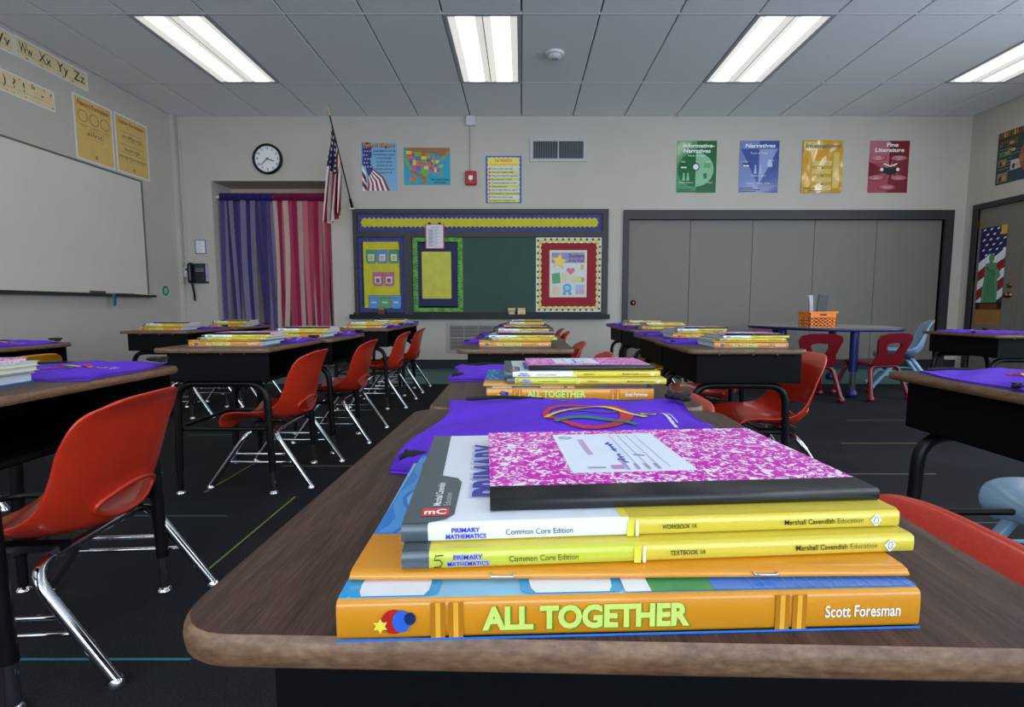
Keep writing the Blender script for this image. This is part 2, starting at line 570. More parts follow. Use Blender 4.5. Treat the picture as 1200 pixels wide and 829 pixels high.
# right wall double door
b = MB()
b.box(XR - 0.02, DR0 - 0.07, 0, XR + 0.06, DR0, DRZ, CHARC)
b.box(XR - 0.02, DR1, 0, XR + 0.06, DR1 + 0.06, DRZ, CHARC)
b.box(XR - 0.02, DR0 - 0.07, DRZ, XR + 0.06, DR1 + 0.06, DRZ + 0.06, CHARC)
struct(b.build('trim_2'))
door = struct(obj('door_3', None))
BRASS = MATS['brass']
for y0, y1 in ((DR0 + 0.004, 5.557), (5.563, DR1 - 0.004)):
    t = MB()
    t.box(XR + 0.015, y0, 0.01, XR + 0.055, y1, DRZ - 0.004, GREYP)
    t.build('door_leaf', door)
for z, r in ((0.895, 0.034), (1.0, 0.026)):
    t = MB()
    t.lathe([(r, 0), (r, 0.006), (r * 0.5, 0.012), (r * 0.5, 0.03), (r * 0.85, 0.036), (r * 0.85, 0.05), (r * 0.4, 0.056)] if r > 0.03 else [(r, 0), (r, 0.01), (r * .8, .016), (r * .4, .018)], BRASS, 14)
    t.build('knob' if r > 0.03 else 'deadbolt', door, (XR + 0.015, 5.655, z), RIGHT)
for z in (1.72, 1.0, 0.25):
    t = MB(); t.box(XR - 0.006, DR1 - 0.012, z - 0.05, XR + 0.016, DR1 + 0.006, z + 0.05, BRASS); t.build('hinge', door)
# conduits in the left corner
b = MB()
b.box(XL + 0.075, YB - 0.02, 1.25, XL + 0.093, YB, ZC - 0.001, WALL)
struct(b.build('trim_3'))
b = MB()
b.box(XL, YB - 0.05, 0.115, XL + 0.05, YB, ZC - 0.001, WALL)
struct(b.build('trim_4'))

# ================================================================== THINGS ON THE WALLS
def sheet(root, w, h, m, t=0.002, name='sheet', gloss=True, curl=0.0):
    q = MB()
    n = 8
    if curl:
        vs, fs = [], []
        for i in range(n + 1):
            for j in range(n + 1):
                u, v = i / n, j / n
                z = t + curl * (abs(math.sin(7 * u + 3 * v)) * 0.5 + (u - .5) ** 2 + (v - .5) ** 2)
                vs.append(((u - .5) * w, (v - .5) * h, z))
        for i in range(n):
            for j in range(n):
                a = i * (n + 1) + j
                fs.append((a, a + n + 1, a + n + 2, a + 1))
        q.add(vs, fs, m, True)
    else:
        q.box(-w / 2, -h / 2, 0.0005, w / 2, h / 2, t, m)
    return q.build(name, root)
def wall_thing(name, label, cat, side, u, z, group=None, off=0.0):
    loc = {'F': (u, YB - off, z), 'L': (XL + off, u, z), 'R': (XR - off, u, z)}[side]
    return thing(name, label, cat, loc, {'F': FAR, 'L': LEFT, 'R': RIGHT}[side], group)
def star(cx, cy, r, k=5, ir=0.42, rot=90):
    return [(cx + (r if i % 2 == 0 else r * ir) * math.cos(R(rot + i * 180 / k)), cy + (r if i % 2 == 0 else r * ir) * math.sin(R(rot + i * 180 / k))) for i in range(2 * k)]

# clock -------------------------------------------------------------
r = wall_thing('wall_clock', 'round black-rimmed wall clock above the curtained doorway', 'clock', 'F', -3.025, 2.52)
q = MB(); q.lathe([(0.172, 0.0), (0.178, 0.012), (0.178, 0.03), (0.168, 0.042), (0.154, 0.04), (0.150, 0.022)], BLACKM, 40, cap1=False); q.build('rim', r)
q = MB(); q.lathe([(0.153, 0.0), (0.153, 0.022)], WPRINT, 40); q.build('dial', r)
q = MB()
for n in range(1, 13):
    a = R(90 - 30 * n)
    q.text(str(n), 0.122 * math.cos(a), 0.122 * math.sin(a) - 0.011, 0.0228, BPRINT, h=0.03, bold=0.01)
for n in range(60):
    a = R(6 * n)
    ca, sa = math.cos(a), math.sin(a)
    w_ = 0.0012 if n % 5 else 0.0025
    q.poly([(0.148 * ca - w_ * sa, 0.148 * sa + w_ * ca), (0.140 * ca - w_ * sa, 0.140 * sa + w_ * ca), (0.140 * ca + w_ * sa, 0.140 * sa - w_ * ca), (0.148 * ca + w_ * sa, 0.148 * sa - w_ * ca)], 0.0227, BPRINT)
q.build('numerals', r)
for nm, ang, ln, wd, z in (('hour_hand', 90 - 109, 0.085, 0.005, 0.026), ('minute_hand', 90 - 228, 0.115, 0.0035, 0.029)):
    q = MB(); q.box(-0.02, -wd, 0, ln, wd, 0.002, BPRINT); q.build(nm, r, (0, 0, z), (0, 0, R(ang)))
q = MB(); q.lathe([(0.008, 0.022), (0.008, 0.033), (0.004, 0.034)], BPRINT, 12); q.build('hub', r)

# pledge poster ------------------------------------------------------
r = wall_thing('pledge_poster', 'sky blue poster headed Pledge of Allegiance with a waving flag', 'poster', 'F', -1.70, 2.435)
w, h = 0.43, 0.56
sheet(r, w, h, P('#7fb4d8', 0.3))
q = MB()
q.poly([(-.20, .28), (-.10, .28), (-.085, .15), (-.105, .04), (-.07, -.03), (-.13, -.12), (-.16, -.02), (-.205, .03), (-.195, .13)], 0.0024, P('#28337c'))
for i in range(6):
    for j in range(2 + i % 2):
        q.poly(star(-.178 + .032 * j + .012 * (i % 2), .225 - .045 * i, .011), 0.0028, WPRINT)
for i in range(9):     # stripes sweeping to the lower right
    t0, t1 = i / 9, (i + 1) / 9
    A = (lerp(-.07, -.14, t0), lerp(-.03, -.13, t0)); B = (lerp(-.07, -.14, t1), lerp(-.03, -.13, t1))
    D = (lerp(.12, -.16, t0), -.28); E_ = (lerp(.12, -.16, t1), -.28)
    mid0 = (lerp(.05, -.135, t0), lerp(-.12, -.22, t0)); mid1 = (lerp(.05, -.135, t1), lerp(-.12, -.22, t1))
    q.poly([A, mid0, D, E_, mid1, B], 0.0025, P('#a3182c') if i % 2 == 0 else WPRINT)
for i in range(5):     # left fall of the flag
    q.poly([(-.208, .02 - .06 * i), (-.165, -.06 - .05 * i), (-.15, -.16 - .03 * i), (-.165, max(-.28, -.14 - .05 * i)), (-.208, max(-.28, -.04 - .06 * i))], 0.0026, P('#a3182c') if i % 2 else WPRINT)
q.build('flag_picture', r)
q = MB()
q.text('Pledge of Allegiance', 0.005, .225, 0.0032, P('#1d2547'), w=.375, h=.05, bold=.045)
q.text('Pledge of Allegiance', 0.0, .228, 0.0036, P('#f0a21c'), w=.375, h=.05, bold=.02)
for i, ln in enumerate(['I pledge allegiance to the Flag', 'of the United States of America', 'and to the Republic', 'for which it stands,', 'one Nation under God,', 'indivisible, with liberty', 'and justice for all.']):
    q.text(ln, 0.06, .175 - .042 * i, 0.0032, P('#15223f'), h=.02, w=min(.27, len(ln) * 0.0092), bold=.015)
q.build('lettering', r)

# map ------------------------------------------------------------------
r = wall_thing('map_poster', 'colourful United States map poster on turquoise sea', 'poster', 'F', -1.128, 2.44)
sheet(r, .555, .435, P('#2fa6bf', 0.3))
q = MB()
SX = lambda x: (x / 1000 - .5) * .555 * 1.02
def mp(pts): return [((x - 585) / 505 * .555 - .2775, .2175 - (y - 168) / 402 * .435) for x, y in pts]
q.poly(mp([(615, 172), (1085, 172), (1085, 200), (1040, 250), (1000, 270), (960, 250), (925, 235), (880, 230), (770, 225), (690, 215), (620, 200)]), 0.0023, P('#a8703f'))
q.poly(mp([(645, 400), (690, 410), (760, 450), (830, 475), (825, 560), (750, 560), (800, 520), (740, 480), (690, 440), (665, 445), (700, 520), (680, 500)]), 0.0023, P('#a8703f'))
cols = {'g': '#7db53c', 'o': '#e0742c', 'y': '#e8d43a', 'p': '#d65aa8', 'v': '#7c62b4', 'r': '#d8553c'}
ST = [('y', (612, 205, 672, 238)), ('o', (606, 238, 665, 282)), ('g', [(600, 282), (640, 285), (640, 330), (672, 395), (655, 410), (620, 370), (603, 320)]), ('v', [(640, 285), (680, 290), (680, 350), (668, 380), (640, 330)]),
      ('p', [(672, 215), (690, 215), (700, 262), (720, 292), (682, 290), (668, 270)]), ('g', (690, 216, 775, 264)), ('y', (682, 300, 720, 355)), ('v', (712, 265, 772, 305)), ('o', (720, 318, 785, 362)), ('p', (674, 358, 716, 422)),
      ('v', (716, 364, 770, 415)), ('r', (776, 226, 828, 258)), ('y', (774, 260, 832, 295)), ('g', (776, 297, 845, 330)), ('p', (786, 332, 850, 362)), ('y', (806, 366, 852, 402)),
      ('g', [(770, 380), (806, 380), (806, 402), (855, 405), (860, 445), (815, 485), (795, 450), (765, 430)]), ('g', [(830, 230), (880, 236), (865, 290), (834, 290)]), ('v', (838, 292, 885, 322)), ('o', (850, 324, 900, 368)), ('v', (858, 372, 895, 405)), ('p', [(862, 408), (895, 408), (900, 450), (865, 445)]),
      ('p', [(870, 255), (905, 265), (900, 300), (878, 300)]), ('y', [(882, 303), (908, 303), (910, 352), (892, 355)]), ('g', [(908, 310), (928, 310), (926, 345), (910, 350)]), ('o', [(918, 262), (945, 280), (945, 302), (922, 302)]), ('y', [(930, 308), (968, 303), (962, 335), (932, 340)]), ('v', (912, 345, 955, 366)), ('p', (900, 368, 962, 382)),
      ('r', (898, 386, 914, 430)), ('y', (914, 386, 940, 432)), ('v', [(942, 390), (970, 395), (982, 425), (945, 428)]), ('o', [(925, 433), (985, 430), (1002, 485), (990, 482), (965, 442), (928, 442)]), ('y', [(955, 375), (1010, 350), (1012, 368), (975, 385)]), ('g', [(960, 384), (1008, 370), (985, 405)]), ('p', [(972, 302), (1018, 292), (1012, 318), (975, 322)]), ('g', [(985, 288), (1028, 248), (1035, 265), (1030, 295), (1000, 292)]), ('o', [(1036, 245), (1052, 200), (1078, 210), (1060, 245), (1044, 262)]),
      ('o', [(640, 520), (660, 475), (720, 480), (722, 550), (690, 525), (655, 530)])]
for c, p in ST:
    pts = [(p[0], p[1]), (p[2], p[1]), (p[2], p[3]), (p[0], p[3])] if isinstance(p, tuple) else p
    q.poly(mp(pts), 0.0028, P(cols[c]))
q.build('map_picture', r)
q = MB()
q.text('The United States', .15, -.165, 0.003, P('#123f5f'), h=.026, w=.23, bold=.03)
q.text('of America', .15, -.2, 0.003, P('#123f5f'), h=.026, w=.14, bold=.03)
q.build('lettering', r)

# ten-rules poster -----------------------------------------------------
r = wall_thing('rules_poster', 'yellow and white striped ten ways rules poster with blue wavy border', 'poster', 'F', -0.213, 2.285)
w, h = .43, .555
sheet(r, w, h, P('#2c5fa8', 0.25))
q = MB()
inner = []
nx, ny = 14, 18
for i in range(nx): inner.append((-.195 + .39 * i / nx, -.26 + (.008 if i % 2 else 0)))
for i in range(ny): inner.append((.195 + (-.008 if i % 2 else 0), -.26 + .52 * i / ny))
for i in range(nx): inner.append((.195 - .39 * i / nx, .26 - (.008 if i % 2 else 0)))
for i in range(ny): inner.append((-.195 + (.008 if i % 2 else 0), .26 - .52 * i / ny))
q.poly(inner, 0.0024, P('#d9dde4'))
q.rect(-.185, .155, .185, .25, 0.0028, P('#f2e04a'))
for i in range(10):
    y = .115 - .0415 * i
    if i % 2: q.rect(-.185, y - .008, .185, y + .031, 0.0028, P('#dcd94a'))
    q.poly(ellipse(-.168, y + .011, .014, .014, 12), 0.0031, P('#e0661c'))
q.build('printed_panel', r)
q = MB()
q.text('10 WAYS', 0, .205, .0033, P('#e0502c'), h=.034, w=.2, bold=.03)
q.text('TO BE A GOOD STUDENT', 0, .165, .0033, P('#e88a2c'), h=.022, w=.34, bold=.02)
for i, ln in enumerate(['Come to class every day.', 'Have your supplies ready.', 'Have your materials organized.', 'Pay attention in class.', 'Complete assignments on time.', 'Follow directions.', 'Ask for help when you need it.', 'Participate in class activities.', 'Follow all school rules.', 'Always try to do your best.']):
    q.text(ln, -.145, .119 - .0415 * i, .0033, P('#2a2c3c'), h=.02, w=len(ln) * .0106, align='L', bold=.015)
q.build('lettering', r)

# the four posters over the closet --------------------------------------
def genre(name, label, u, base, light, mid):
    r = wall_thing(name, label, 'poster', 'F', u, 2.433, 'genre posters above the closet')
    sheet(r, .475, .605, P(base, 0.12, 0.6))
    q = MB()
    q.poly([(-.2375, -.3025), (0, -.3025), (0, .3025), (-.2375, .3025)], .0023, P(mid, .15, .5))
    return r, q
r, q = genre('poster', 'green glossy poster reading Informative-Narratives', 2.095, '#1f6a35', '#8fc79a', '#4d9a63')
q.poly(ellipse(-.01, -.03, .215, .2, 24, 90, 270), .0026, P('#1f6a35', .15, .5))
q.poly(ellipse(-.01, -.03, .215, .2, 24, -90, 90), .0026, P('#8fc79a', .15, .5))
q.ring(-.01, .0, .045, .045, .01, .003, BPRINT); q.poly(ellipse(-.01, 0, .032, .032, 14), .003, WPRINT)
for x in (-.17, -.135): q.poly(ellipse(x, 0, .018, .018, 12), .003, WPRINT)
q.rect(-.195, .002, -.115, .02, .0032, BPRINT)
for x, m in ((-.15, '#8fc79a'), (-.1, '#8fc79a')):
    q.poly([(x - .018, -.16), (x + .018, -.16), (x + .008, -.09), (x - .008, -.09)], .003, P(m)); q.poly(ellipse(x, -.08, .01, .012, 10), .003, P(m))
q.poly([(.09, -.14), (.13, -.13), (.12, -.07), (.08, -.08)], .003, P('#2d6a45')); q.rect(.09, -.01, .17, .04, .003, P('#5fa374'))
q.build('picture', r)
q = MB()
q.text('Informative-', .02, .225, .0034, WPRINT, h=.045, w=.38, bold=.03, shear=.15)
q.text('Narratives', .0, .165, .0034, WPRINT, h=.045, w=.33, bold=.03, shear=.15)
q.text('Point of View', .0, .12, .0034, WPRINT, h=.022, w=.2)
q.text('Plot', -.16, .05, .0034, WPRINT, h=.022); q.text('Setting', .14, .055, .0034, WPRINT, h=.016)
q.text('Characters', -.12, -.19, .0034, WPRINT, h=.018, w=.17); q.text('Theme', .16, -.19, .0034, WPRINT, h=.018)
q.rect(-.225, -.27, -.06, -.262, .0034, BPRINT); q.rect(-.225, -.29, 0, -.282, .0034, BPRINT)
q.build('lettering', r)
r, q = genre('poster', 'blue glossy poster reading Narratives with a downward triangle', 2.84, '#3f58a0', '#97a3d6', '#7d8cc6')
q.poly([(-.22, .21), (-.0, .21), (0, -.22)], .0026, P('#3f58a0', .15, .5))
q.poly([(.0, .21), (.22, .21), (0, -.22)], .0026, P('#97a3d6', .15, .5))
for x in (-.04, .02):
    q.poly([(x - .018, -.08), (x + .018, -.08), (x + .008, .0), (x - .008, .0)], .003, P('#b3bbe2')); q.poly(ellipse(x, .012, .01, .012, 10), .003, P('#b3bbe2'))
for x in (-.17, -.135): q.poly(ellipse(x, .02, .018, .018, 12), .003, WPRINT)
q.rect(-.195, .022, -.1, .04, .0032, BPRINT)
q.poly([(.1, -.0), (.16, -.0), (.16, .05), (.13, .08), (.1, .05)], .003, P('#c6cbe8'))
q.build('picture', r)
q = MB()
q.text('Narratives', .01, .225, .0034, WPRINT, h=.045, w=.36, bold=.03, shear=.15)
q.text('Point of View', .0, .15, .0034, WPRINT, h=.022, w=.2); q.text('Setting', .14, .07, .0034, WPRINT, h=.018); q.text('Plot', -.15, .055, .0034, WPRINT, h=.018)
q.text('Characters', .0, -.11, .0034, WPRINT, h=.018, w=.17); q.text('Theme  Tone  Style', .0, -.2, .0034, WPRINT, h=.02, w=.28)
q.rect(-.225, -.25, -.06, -.242, .0034, BPRINT); q.rect(-.225, -.27, .02, -.262, .0034, BPRINT); q.rect(-.225, -.29, -.02, -.282, .0034, BPRINT)
q.build('lettering', r)
r = wall_thing('poster', 'yellow shiny poster reading Informational, creased and catching glare', 'poster', 'F', 3.595, 2.435, 'genre posters above the closet')
GLO = mat('glossy_yellow', '#dca412', 0.08, 0.03, 25, coat=1.0)
def zc_(x, y):
    u, v = x / .48 + .5, y / .605 + .5
    return .004 + .010 * abs(math.sin(5 * u + 3.2 * v + 1.3)) + .008 * (v - .45) ** 2 + .004 * math.sin(9 * u - 6 * v)
def crect(q, x0, y0, x1, y1, dz, m, n=10):
    vs = [(lerp(x0, x1, i / n), lerp(y0, y1, k / n), 0) for i in range(n + 1) for k in range(n + 1)]
    q.add([(x, y, zc_(x, y) + dz) for x, y, _ in vs], [(i * (n + 1) + k, (i + 1) * (n + 1) + k, (i + 1) * (n + 1) + k + 1, i * (n + 1) + k + 1) for i in range(n) for k in range(n)], m, True)
q = MB(); crect(q, -.24, -.3025, .24, .3025, 0, GLO, 20); q.build('sheet', r)
q = MB()
LY = mat('glossy_pale_yellow', '#e8cc70', 0.08, 0.03, 25, coat=1.0)
crect(q, -.235, .19, -.0, .285, .0008, LY)
crect(q, .13, -.25, .2, .16, .0008, LY)
for i in range(4):
    y = .06 - .095 * i
    crect(q, -.11, y - .06, .125, y, .0008, P('#8a6a14')); crect(q, -.118, y - .053, .117, y + .006, .0014, LY)
    if i: crect(q, -.008, y + .01, .008, y + .028, .0014, BPRINT, 2)
q.build('picture', r)
q = MB()
k0 = len(q.v)
q.text('Informational', 0, .215, 0, P('#6d6a70'), h=.05, w=.42, bold=.03)
q.v = [(x, y, zc_(x, y) + .002) for x, y, _ in q.v]
for i in range(4): crect(q, -.09, -.002 - .095 * i, .09, .008 - .095 * i - .0, .002, P('#a9a08a'), 4)
crect(q, -.225, -.26, -.07, -.252, .001, BPRINT, 3); crect(q, -.225, -.285, .02, -.277, .001, BPRINT, 3)
q.build('lettering', r)
r, q = genre('poster', 'dark red glossy poster reading Fine Literature', 4.393, '#7d1a2c', '#c87a84', '#a8495a')
q.poly([(0, .3025), (-.2375, .3025), (-.2375, .05), (.0, .05)], .0025, P('#b86a78', .15, .5))
q.poly([(-.2375, .06), (0, -.05), (-.2375, -.12)], .0028, P('#7d1a2c', .15, .5))
for x, y in ((-.13, .1), (.12, .1), (-.14, -.13), (.13, -.13), (-.0, -.24)):
    q.poly(ellipse(x, y, .1, .035, 20), .003, P('#8c2438')); q.poly(ellipse(x - .005, y + .004, .088, .027, 20), .0033, P('#c0707c'))
for k in range(10):
    a = R(36 * k); q.poly([(.02 + .05 * math.cos(a), -.03 + .05 * math.sin(a)), (.02 + .15 * math.cos(a + .05), -.03 + .15 * math.sin(a + .05)), (.02 + .05 * math.cos(a + .25), -.03 + .05 * math.sin(a + .25))], .0029, P('#c87a84'))
q.poly([(-.065, .0), (0.02, -.02), (.1, .0), (.1, -.07), (.02, -.1), (-.065, -.07)], .0036, BPRINT)
q.poly([(-.06, .03), (.02, .0), (.1, .03), (.1, .045), (.02, .015), (-.06, .045)], .0038, WPRINT)
for x in (-.08, .11): q.poly(ellipse(x, -.03, .02, .02, 12), .0038, WPRINT)
q.build('picture', r)
q = MB()
q.text('Fine', .03, .235, .0036, WPRINT, h=.045, w=.14, bold=.03, shear=.1)
q.text('Literature', .0, .175, .0036, WPRINT, h=.045, w=.35, bold=.03, shear=.1)
for x, y, tx in ((-.13, .108, 'Precise'), (-.13, .086, 'Language'), (.12, .108, 'Emotional'), (.12, .086, 'Impact'), (-.14, -.138, 'Insight'), (.13, -.138, 'Content'), (0, -.247, 'Universality')):
    q.text(tx, x, y, .0038, WPRINT, h=.015)
q.build('lettering', r)

# fire alarm, junction box, conduit ---------------------------------------
r = wall_thing('fire_alarm', 'small red fire alarm with white strobe left of the rules poster', 'fire alarm', 'F', -.604, 2.297)
q = MB(); q.slab(.069, .083, .02, [(0.004, 0), (0, .006), (0, .034), (.008, .045)], mat('alarm_red', '#a81420', .35, coat=.3)); q.build('housing', r)
q = MB(); q.slab(.026, .026, .01, [(0, .044), (.003, .058)], WPRINT, n=3); q.poly([(-.012, -.04), (.012, -.04), (0, -.026)], .0455, WPRINT); q.build('strobe', r)
r = wall_thing('junction_box', 'small pale square junction box on the wall under the ceiling', 'electrical box', 'F', -.6, 2.958)
q = MB(); q.slab(.058, .057, .006, [(0, 0), (0, .035), (.004, .04)], mat('box_paint', '#c3c5cb', .5)); q.build('box', r)
q = MB(); q.slab(.05, .05, .004, [(0, .039), (.002, .043)], mat('box_lid', '#d0d2d8', .5)); q.build('cover', r)
b = MB(); b.tube([(-.604, YB - .012, 2.39), (-.6, YB - .012, 2.9)], .011, WALL, 8); b.lathe([(.018, -.008), (.018, .008)], WALL, 10, (-.602, YB - .012, 2.67)); struct(b.build('trim_5'))

# air vents ------------------------------------------------------------
SLOT = mat('vent_dark', '#2a2c30', .8)
def vent(label, u, z, w, h, n, horiz, fm, name='air_vent'):
    r = wall_thing(name, label, 'vent', 'F', u, z)
    q = MB()
    bw = .035
    for x0, x1, y0, y1 in ((-w / 2 - bw, -w / 2, -h / 2 - bw, h / 2 + bw), (w / 2, w / 2 + bw, -h / 2 - bw, h / 2 + bw), (-w / 2, w / 2, -h / 2 - bw, -h / 2), (-w / 2, w / 2, h / 2, h / 2 + bw)):
        q.box(x0, y0, 0, x1, y1, .014, fm)
    q.build('frame', r)
    q = MB(); q.box(-w / 2, -h / 2, 0.0005, w / 2, h / 2, .002, SLOT); q.build('backing', r)
    q = MB()
    for i in range(n):
        c = (i + .5) / n - .5
        if horiz: q.box(-w / 2, c * h - h / n * .22, .002, w / 2, c * h + h / n * .22, .011, fm)
        else: q.box(c * w - w / n * .18, -h / 2, .002, c * w + w / n * .18, h / 2, .011, mat('vent_slat', '#7f8288', .5))
    s_ = q.build('slats', r); s_['kind'] = 'stuff'
    q = MB()
    if horiz:
        for x in (-.25, .0, .25): q.box(x * w - .003, -h / 2, .011, x * w + .003, h / 2, .014, fm)
        q.box(-w / 2, -.003, .011, w / 2, .003, .0145, fm)
    else:
        q.box(-.006, -h / 2, .009, .006, h / 2, .013, fm)
    q.build('divider', r)
VF = mat('vent_frame', '#bdbdbd', .5)
vent('grey wall air vent with vertical slats below the ceiling', .44, 2.628, .60, .20, 30, False, VF)
vent('low grey return air grille under the chalkboard', -.53, .385, .70, .30, 22, True, mat('grille_frame', '#a9a49b', .5), 'air_grille')

# thermostat, phone, notice --------------------------------------------
r = wall_thing('thermostat', 'small white thermostat with dark display beside the wall phone', 'thermostat', 'F', -4.06, 1.187)
q = MB(); q.slab(.045, .062, .008, [(0, 0), (0, .02), (.005, .026)], WHITE); q.build('case', r)
q = MB(); q.rect(-.024, .018, .022, .043, .0265, P('#2a3438')); q.build('display', r)
q = MB()
for x in (-.015, .012): q.slab(.009, .006, .002, [(0, .026), (.001, .029)], VF, n=2, cx=x, cy=-.02)
q.build('button', r)
r = wall_thing('wall_phone', 'black wall telephone with corded handset left of the doorway', 'telephone', 'F', -3.915, 1.17)
q = MB(); q.slab(.105, .118, .012, [(0, 0), (0, .04), (.006, .05)], mat('phone_black', '#141518', .4)); q.build('base', r)
q = MB(); q.tube(bend([(-.075, -.105, .05), (-.075, -.1, .085), (-.075, .1, .085), (-.075, .105, .05)], .03), .024, mat('handset_black', '#0e0f11', .35), 10); q.build('handset', r)
q = MB(); q.rect(-.03, .06, .075, .1, .0505, P('#2c3f38')); q.build('display', r)
q = MB()
for i in range(4):
    for j in range(4):
        q.slab(.009, .006, .002, [(0, .0495), (.001, .054)], P('#3a3c40') if (i, j) != (3, 1) else P('#c0202a'), n=2, cx=-.02 + .028 * i, cy=-.085 + .024 * j)
for y in (.02, .045): q.rect(-.03, y, .075, y + .012, .0506, P('#8d9094'))
q.build('keypad', r)
q = MB(); q.box(.098, -.1, .0, .107, .11, .052, P('#b5b4c4')); q.build('side_strip', r)
q = MB(); q.tube(catmull([(-.075, -.115, .05), (-.077, -.16, .035), (-.068, -.25, .03), (-.064, -.33, .03)], 8), .012, BLACKF, 8); q.build('cord', r)
r = wall_thing('framed_notice', 'small white notice with purple border above the wall phone', 'notice', 'F', -3.893, 1.49)
sheet(r, .132, .172, P('#6a4a9a'))
q = MB(); q.rect(-.055, -.075, .055, .075, .0025, WPRINT)
for i in range(9): q.rect(-.045, .055 - i * .015, .045 - .02 * (i % 3), .059 - i * .015, .003, P('#a8adb8'))
q.build('printed_panel', r)

# flag -------------------------------------------------------------------
tip, base = Vector((-2.085, 5.75, 2.848)), Vector((-2.025, 6.235, 1.955))
r = thing('flag', 'American flag hanging from a slanted pole at the chalkboard corner', 'flag', (0, 0, 0))
q = MB(); q.tube([base, tip], .009, mat('dark_pole', '#3b2a20', .45), 10); q.build('pole', r)
q = MB(); dirv = (tip - base).normalized(); q.tube([tip - dirv * .01, tip + dirv * .02, tip + dirv * .05, tip + dirv * .09], .014, mat('gold', '#c8a24a', .3, metal=.9), 10, r1=.004); q.build('finial', r)
q = MB(); q.tube([base - dirv * .03, base + dirv * .1], .016, BLACKM, 10); q.box(-2.055, 6.21, 1.925, -1.995, 6.25, 1.94, WHITE); q.build('bracket', r)
def flagp(a, s, off=0.0):
    p0 = tip.lerp(base, .10 + .40 * a)
    endx = lerp(-2.21, -2.04, a); endz = lerp(1.70, 1.86, a); endy = lerp(5.80, 5.92, a)
    x = lerp(p0.x, endx, s ** .75); z = lerp(p0.z, endz, s); y = lerp(p0.y, endy, s)
    k = min(1, s * 3)
    ph = a * 2 * PI * 2.6 + s * 1.2
    x += .020 * k * math.sin(ph + .6); y += .055 * k * math.cos(ph)
    z -= .05 * k * max(0, math.sin(a * PI * 1.0)) * s
    return (x, y - off, z)
CLOTHR = mat('flag_red', '#8c1620', .8, .05, 300); CLOTHW = mat('flag_white', '#e4dcd8', .8, .03, 300); CLOTHB = mat('flag_blue', '#161a3c', .8, .05, 300)
q = MB(); NA, NS = 52, 30
vs = [flagp(i / NA, j / NS) for i in range(NA + 1) for j in range(NS + 1)]
grp = {}
for i in range(NA):
    for j in range(NS):
        st = int((i + .5) / NA * 13)
        m = CLOTHB if (st < 7 and (j + .5) / NS < .40) else (CLOTHR if st % 2 == 0 else CLOTHW)
        a = i * (NS + 1) + j
        grp.setdefault(m.name, (m, []))[1].append((a, a + NS + 1, a + NS + 2, a + 1))
o = len(q.v); q.v += vs
for m, fs in grp.values():
    k = q.mi(m)
    for f in fs: q.f.append(f); q.fm.append(k); q.fs.append(True)
cl = q.build('cloth', r)
q = MB()
for i in range(5):
    for j in range(6):
        a0, s0 = .05 + .105 * i, .035 + .065 * j + (.03 if i % 2 else 0)
        if s0 > .385: continue
        q.add([flagp(a0 + .026 * math.cos(R(72 * k + 18 * 0)), s0 + .02 * math.sin(R(72 * k)), .006) for k in range(5)], [(0, 1, 2, 3, 4)], CLOTHW)
q.build('stars', cl)

# curtains ---------------------------------------------------------------
def sheer(name, h, tr):
    m = mat(name, h, .8, .1, 200)
    nt = m.node_tree
    bs, out = nt.nodes['Principled BSDF'], nt.nodes['Material Output']
    tl = nt.nodes.new('ShaderNodeBsdfTranslucent'); tp = nt.nodes.new('ShaderNodeBsdfTransparent')
    tl.inputs['Color'].default_value = lin(h) + (1,)
    m1 = nt.nodes.new('ShaderNodeMixShader'); m2 = nt.nodes.new('ShaderNodeMixShader')
    m1.inputs[0].default_value = .35; m2.inputs[0].default_value = tr
    nt.links.new(bs.outputs[0], m1.inputs[1]); nt.links.new(tl.outputs[0], m1.inputs[2])
    nt.links.new(m1.outputs[0], m2.inputs[1]); nt.links.new(tp.outputs[0], m2.inputs[2])
    nt.links.new(m2.outputs[0], out.inputs['Surface'])
    return m
CY = YB + .10
r = thing('curtain_rod', 'thin white tension rod across the top of the doorway', 'rod', (OX0, CY, 2.10))
q = MB(); q.tube([(0.0, 0, 0), (OX1 - OX0, 0, 0)], .011, WHITE, 10); q.build('tube', r)
q = MB(); q.tube([(0.001, 0, 0), (.03, 0, 0)], .018, WHITE, 10); q.tube([(OX1 - OX0 - .03, 0, 0), (OX1 - OX0 - .001, 0, 0)], .018, WHITE, 10); q.build('end_cap', r)
rc = random.Random(3)
